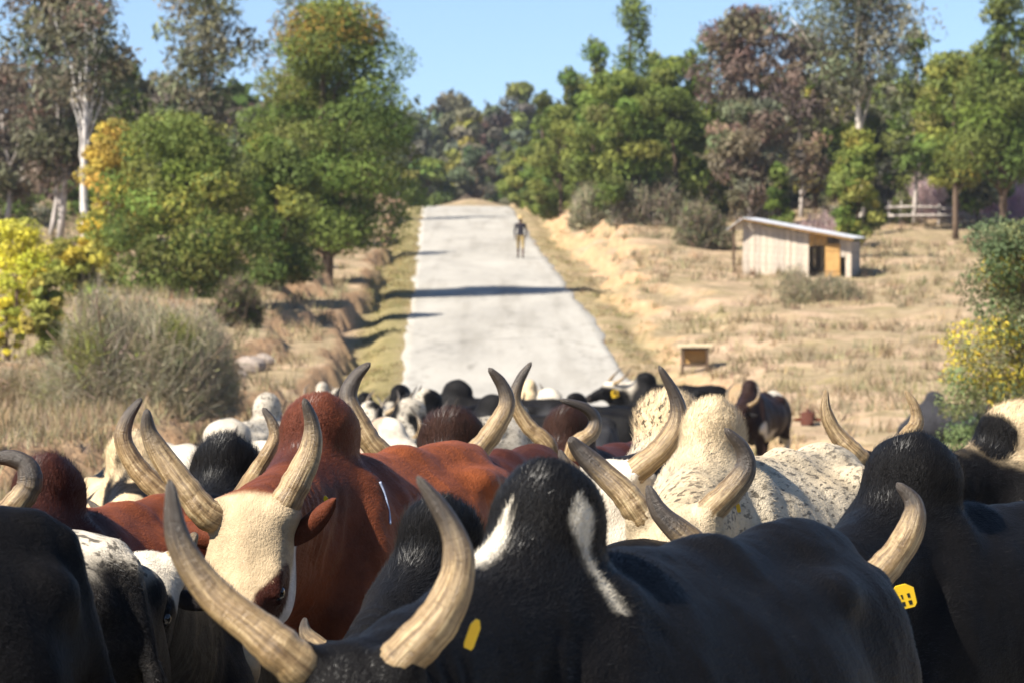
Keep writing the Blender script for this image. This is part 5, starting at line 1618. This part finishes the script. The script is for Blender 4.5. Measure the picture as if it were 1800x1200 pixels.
# the walker far up the road
def walker():
    D = 136.0
    g = gpt(915, D); g[2] = road_z(np.array([D]))[0] + .045
    root = empty('person', g, math.radians(90), 0.95)               # walks away up the road
    pr = []
    A = lambda fn, k: pr.append((fn, k))
    Y = np.array([0, 1.0, 0]); Xa = np.array([1.0, 0, 0])
    A(lambda P: cone(P, (0, 0, .98), (0.02, 0, 1.36), .125, .135, Xa, 1.45), .05)
    A(lambda P: cone(P, (0.02, -.17, 1.40), (0.02, .17, 1.40), .062, .062), .06)
    A(lambda P: cone(P, (0.02, 0, 1.42), (0.035, 0, 1.53), .055, .05), .04)
    A(lambda P: ell(P, (0.05, 0, 1.635), (.095, .075, .115)), .03)
    A(lambda P: ell(P, (0.145, 0, 1.62), (.018, .013, .022)), .015)
    for sg, sw in ((1, .22), (-1, -.16)):
        A(lambda P, sg=sg: ell(P, (0.04, .078 * sg, 1.63), (.02, .012, .03)), .01)
        hip, kn, an = (0, .09 * sg, .95), (sw * .7 + .06, .10 * sg, .51), (sw * 1.4 - (.12 if sw < 0 else 0), .10 * sg, .09)
        A(lambda P, h=hip, k=kn: cone(P, h, k, .095, .062), .05)
        A(lambda P, k=kn, a=an: cone(P, k, a, .058, .038), .03)
        A(lambda P, a=an: cone(P, (a[0] - .05, a[1], .045), (a[0] + .15, a[1], .035), .042, .032), .03)
        sh, el, wr = (0.02, .19 * sg, 1.39), (-sw * .4, .25 * sg, 1.12), (-sw * .8 + .08, .24 * sg, .88)
        A(lambda P, a=sh, b=el: cone(P, a, b, .055, .042), .03)
        A(lambda P, a=el, b=wr: cone(P, a, b, .042, .028), .02)
        for q, (dy, ln) in enumerate(((-.026, .075), (-.009, .088), (.009, .082), (.026, .066))):
            A(lambda P, w=wr, dy=dy, ln=ln: cone(P, (w[0] + dy, w[1], w[2] - .07), (w[0] + dy + .012, w[1] - .012 * 1, w[2] - .07 - ln), .0095, .008), .006)
        A(lambda P, w=wr: ell(P, (w[0], w[1], w[2] - .045), (.038, .018, .045)), .01)
        A(lambda P, w=wr: cone(P, (w[0] + .03, w[1], w[2] - .03), (w[0] + .055, w[1] - .01, w[2] - .085), .011, .009), .008)
    f = field(pr)
    V, Q = surface_nets(f, (-.55, -.45, -.03), (.6, .45, 1.82), .014)
    d, gr = grad(f, V)
    V = V - (d / np.maximum((gr ** 2).sum(1), .2))[:, None] * gr * .9
    z, ay = V[:, 2], np.abs(V[:, 1])
    c = np.tile((0.07, 0.04, 0.028), (len(V), 1)).astype(float)
    c[(z < 1.46) & (z > .90) & ~((z < .95) & (ay > .2))] = (0.018, 0.016, 0.022)
    c[(z <= .95) & (z > .42) & (ay < .19)] = (0.27, 0.20, 0.085)
    c[z < .10] = (0.02, 0.016, 0.014)
    t = Nt('clothed_figure')
    m = t.done(t.attr('coat').outputs['Color'], .8, .2)
    mesh_obj('body', V, Q, m, root, True, {'coat': ('FLOAT_COLOR', c)})
    prof = [(.0, .17), (.06, .165), (.10, .14), (.108, .085), (.16, .05), (.235, .0), (.24, .0)]
    n = 20; Vh, Fh = [], []
    for r, zz in [(.0, .13), (.085, .125), (.10, .06), (.105, .015), (.19, -.02), (.195, -.028), (.10, 0.0), (.09, .05), (.0, .11)]:
        for k in range(n):
            a = 2 * math.pi * k / n
            Vh.append((0.05 + r * math.cos(a), r * math.sin(a), 1.68 + zz))
    for i in range(8):
        for k in range(n):
            Fh.append((i * n + k, i * n + (k + 1) % n, (i + 1) * n + (k + 1) % n, (i + 1) * n + k))
    mesh_obj('hat', np.array(Vh), Fh, plain('straw_hat', (0.36, 0.265, 0.13), .8, .1, .2, 20), root, True)
    tag(root, 'person in straw hat, dark top and khaki trousers walking up the road', 'person')


walker()


# ------------------------------------------------------------------ the air
hz_m = bpy.data.materials.new('haze_air'); hz_m.use_nodes = True
hz_m.node_tree.nodes.clear()
_o = hz_m.node_tree.nodes.new('ShaderNodeOutputMaterial'); _v = hz_m.node_tree.nodes.new('ShaderNodeVolumePrincipled')
_v.inputs['Color'].default_value = (0.80, 0.88, 1.0, 1); _v.inputs['Density'].default_value = 0.00018; _v.inputs['Anisotropy'].default_value = 0.2
hz_m.node_tree.links.new(_v.outputs[0], _o.inputs['Volume'])
haze = MB().box((0, 450, 12), (960, 1010, 32)).build('haze', hz_m)
tag(haze, 'thin bluish air between the camera and the far trees', 'haze', kind='stuff')
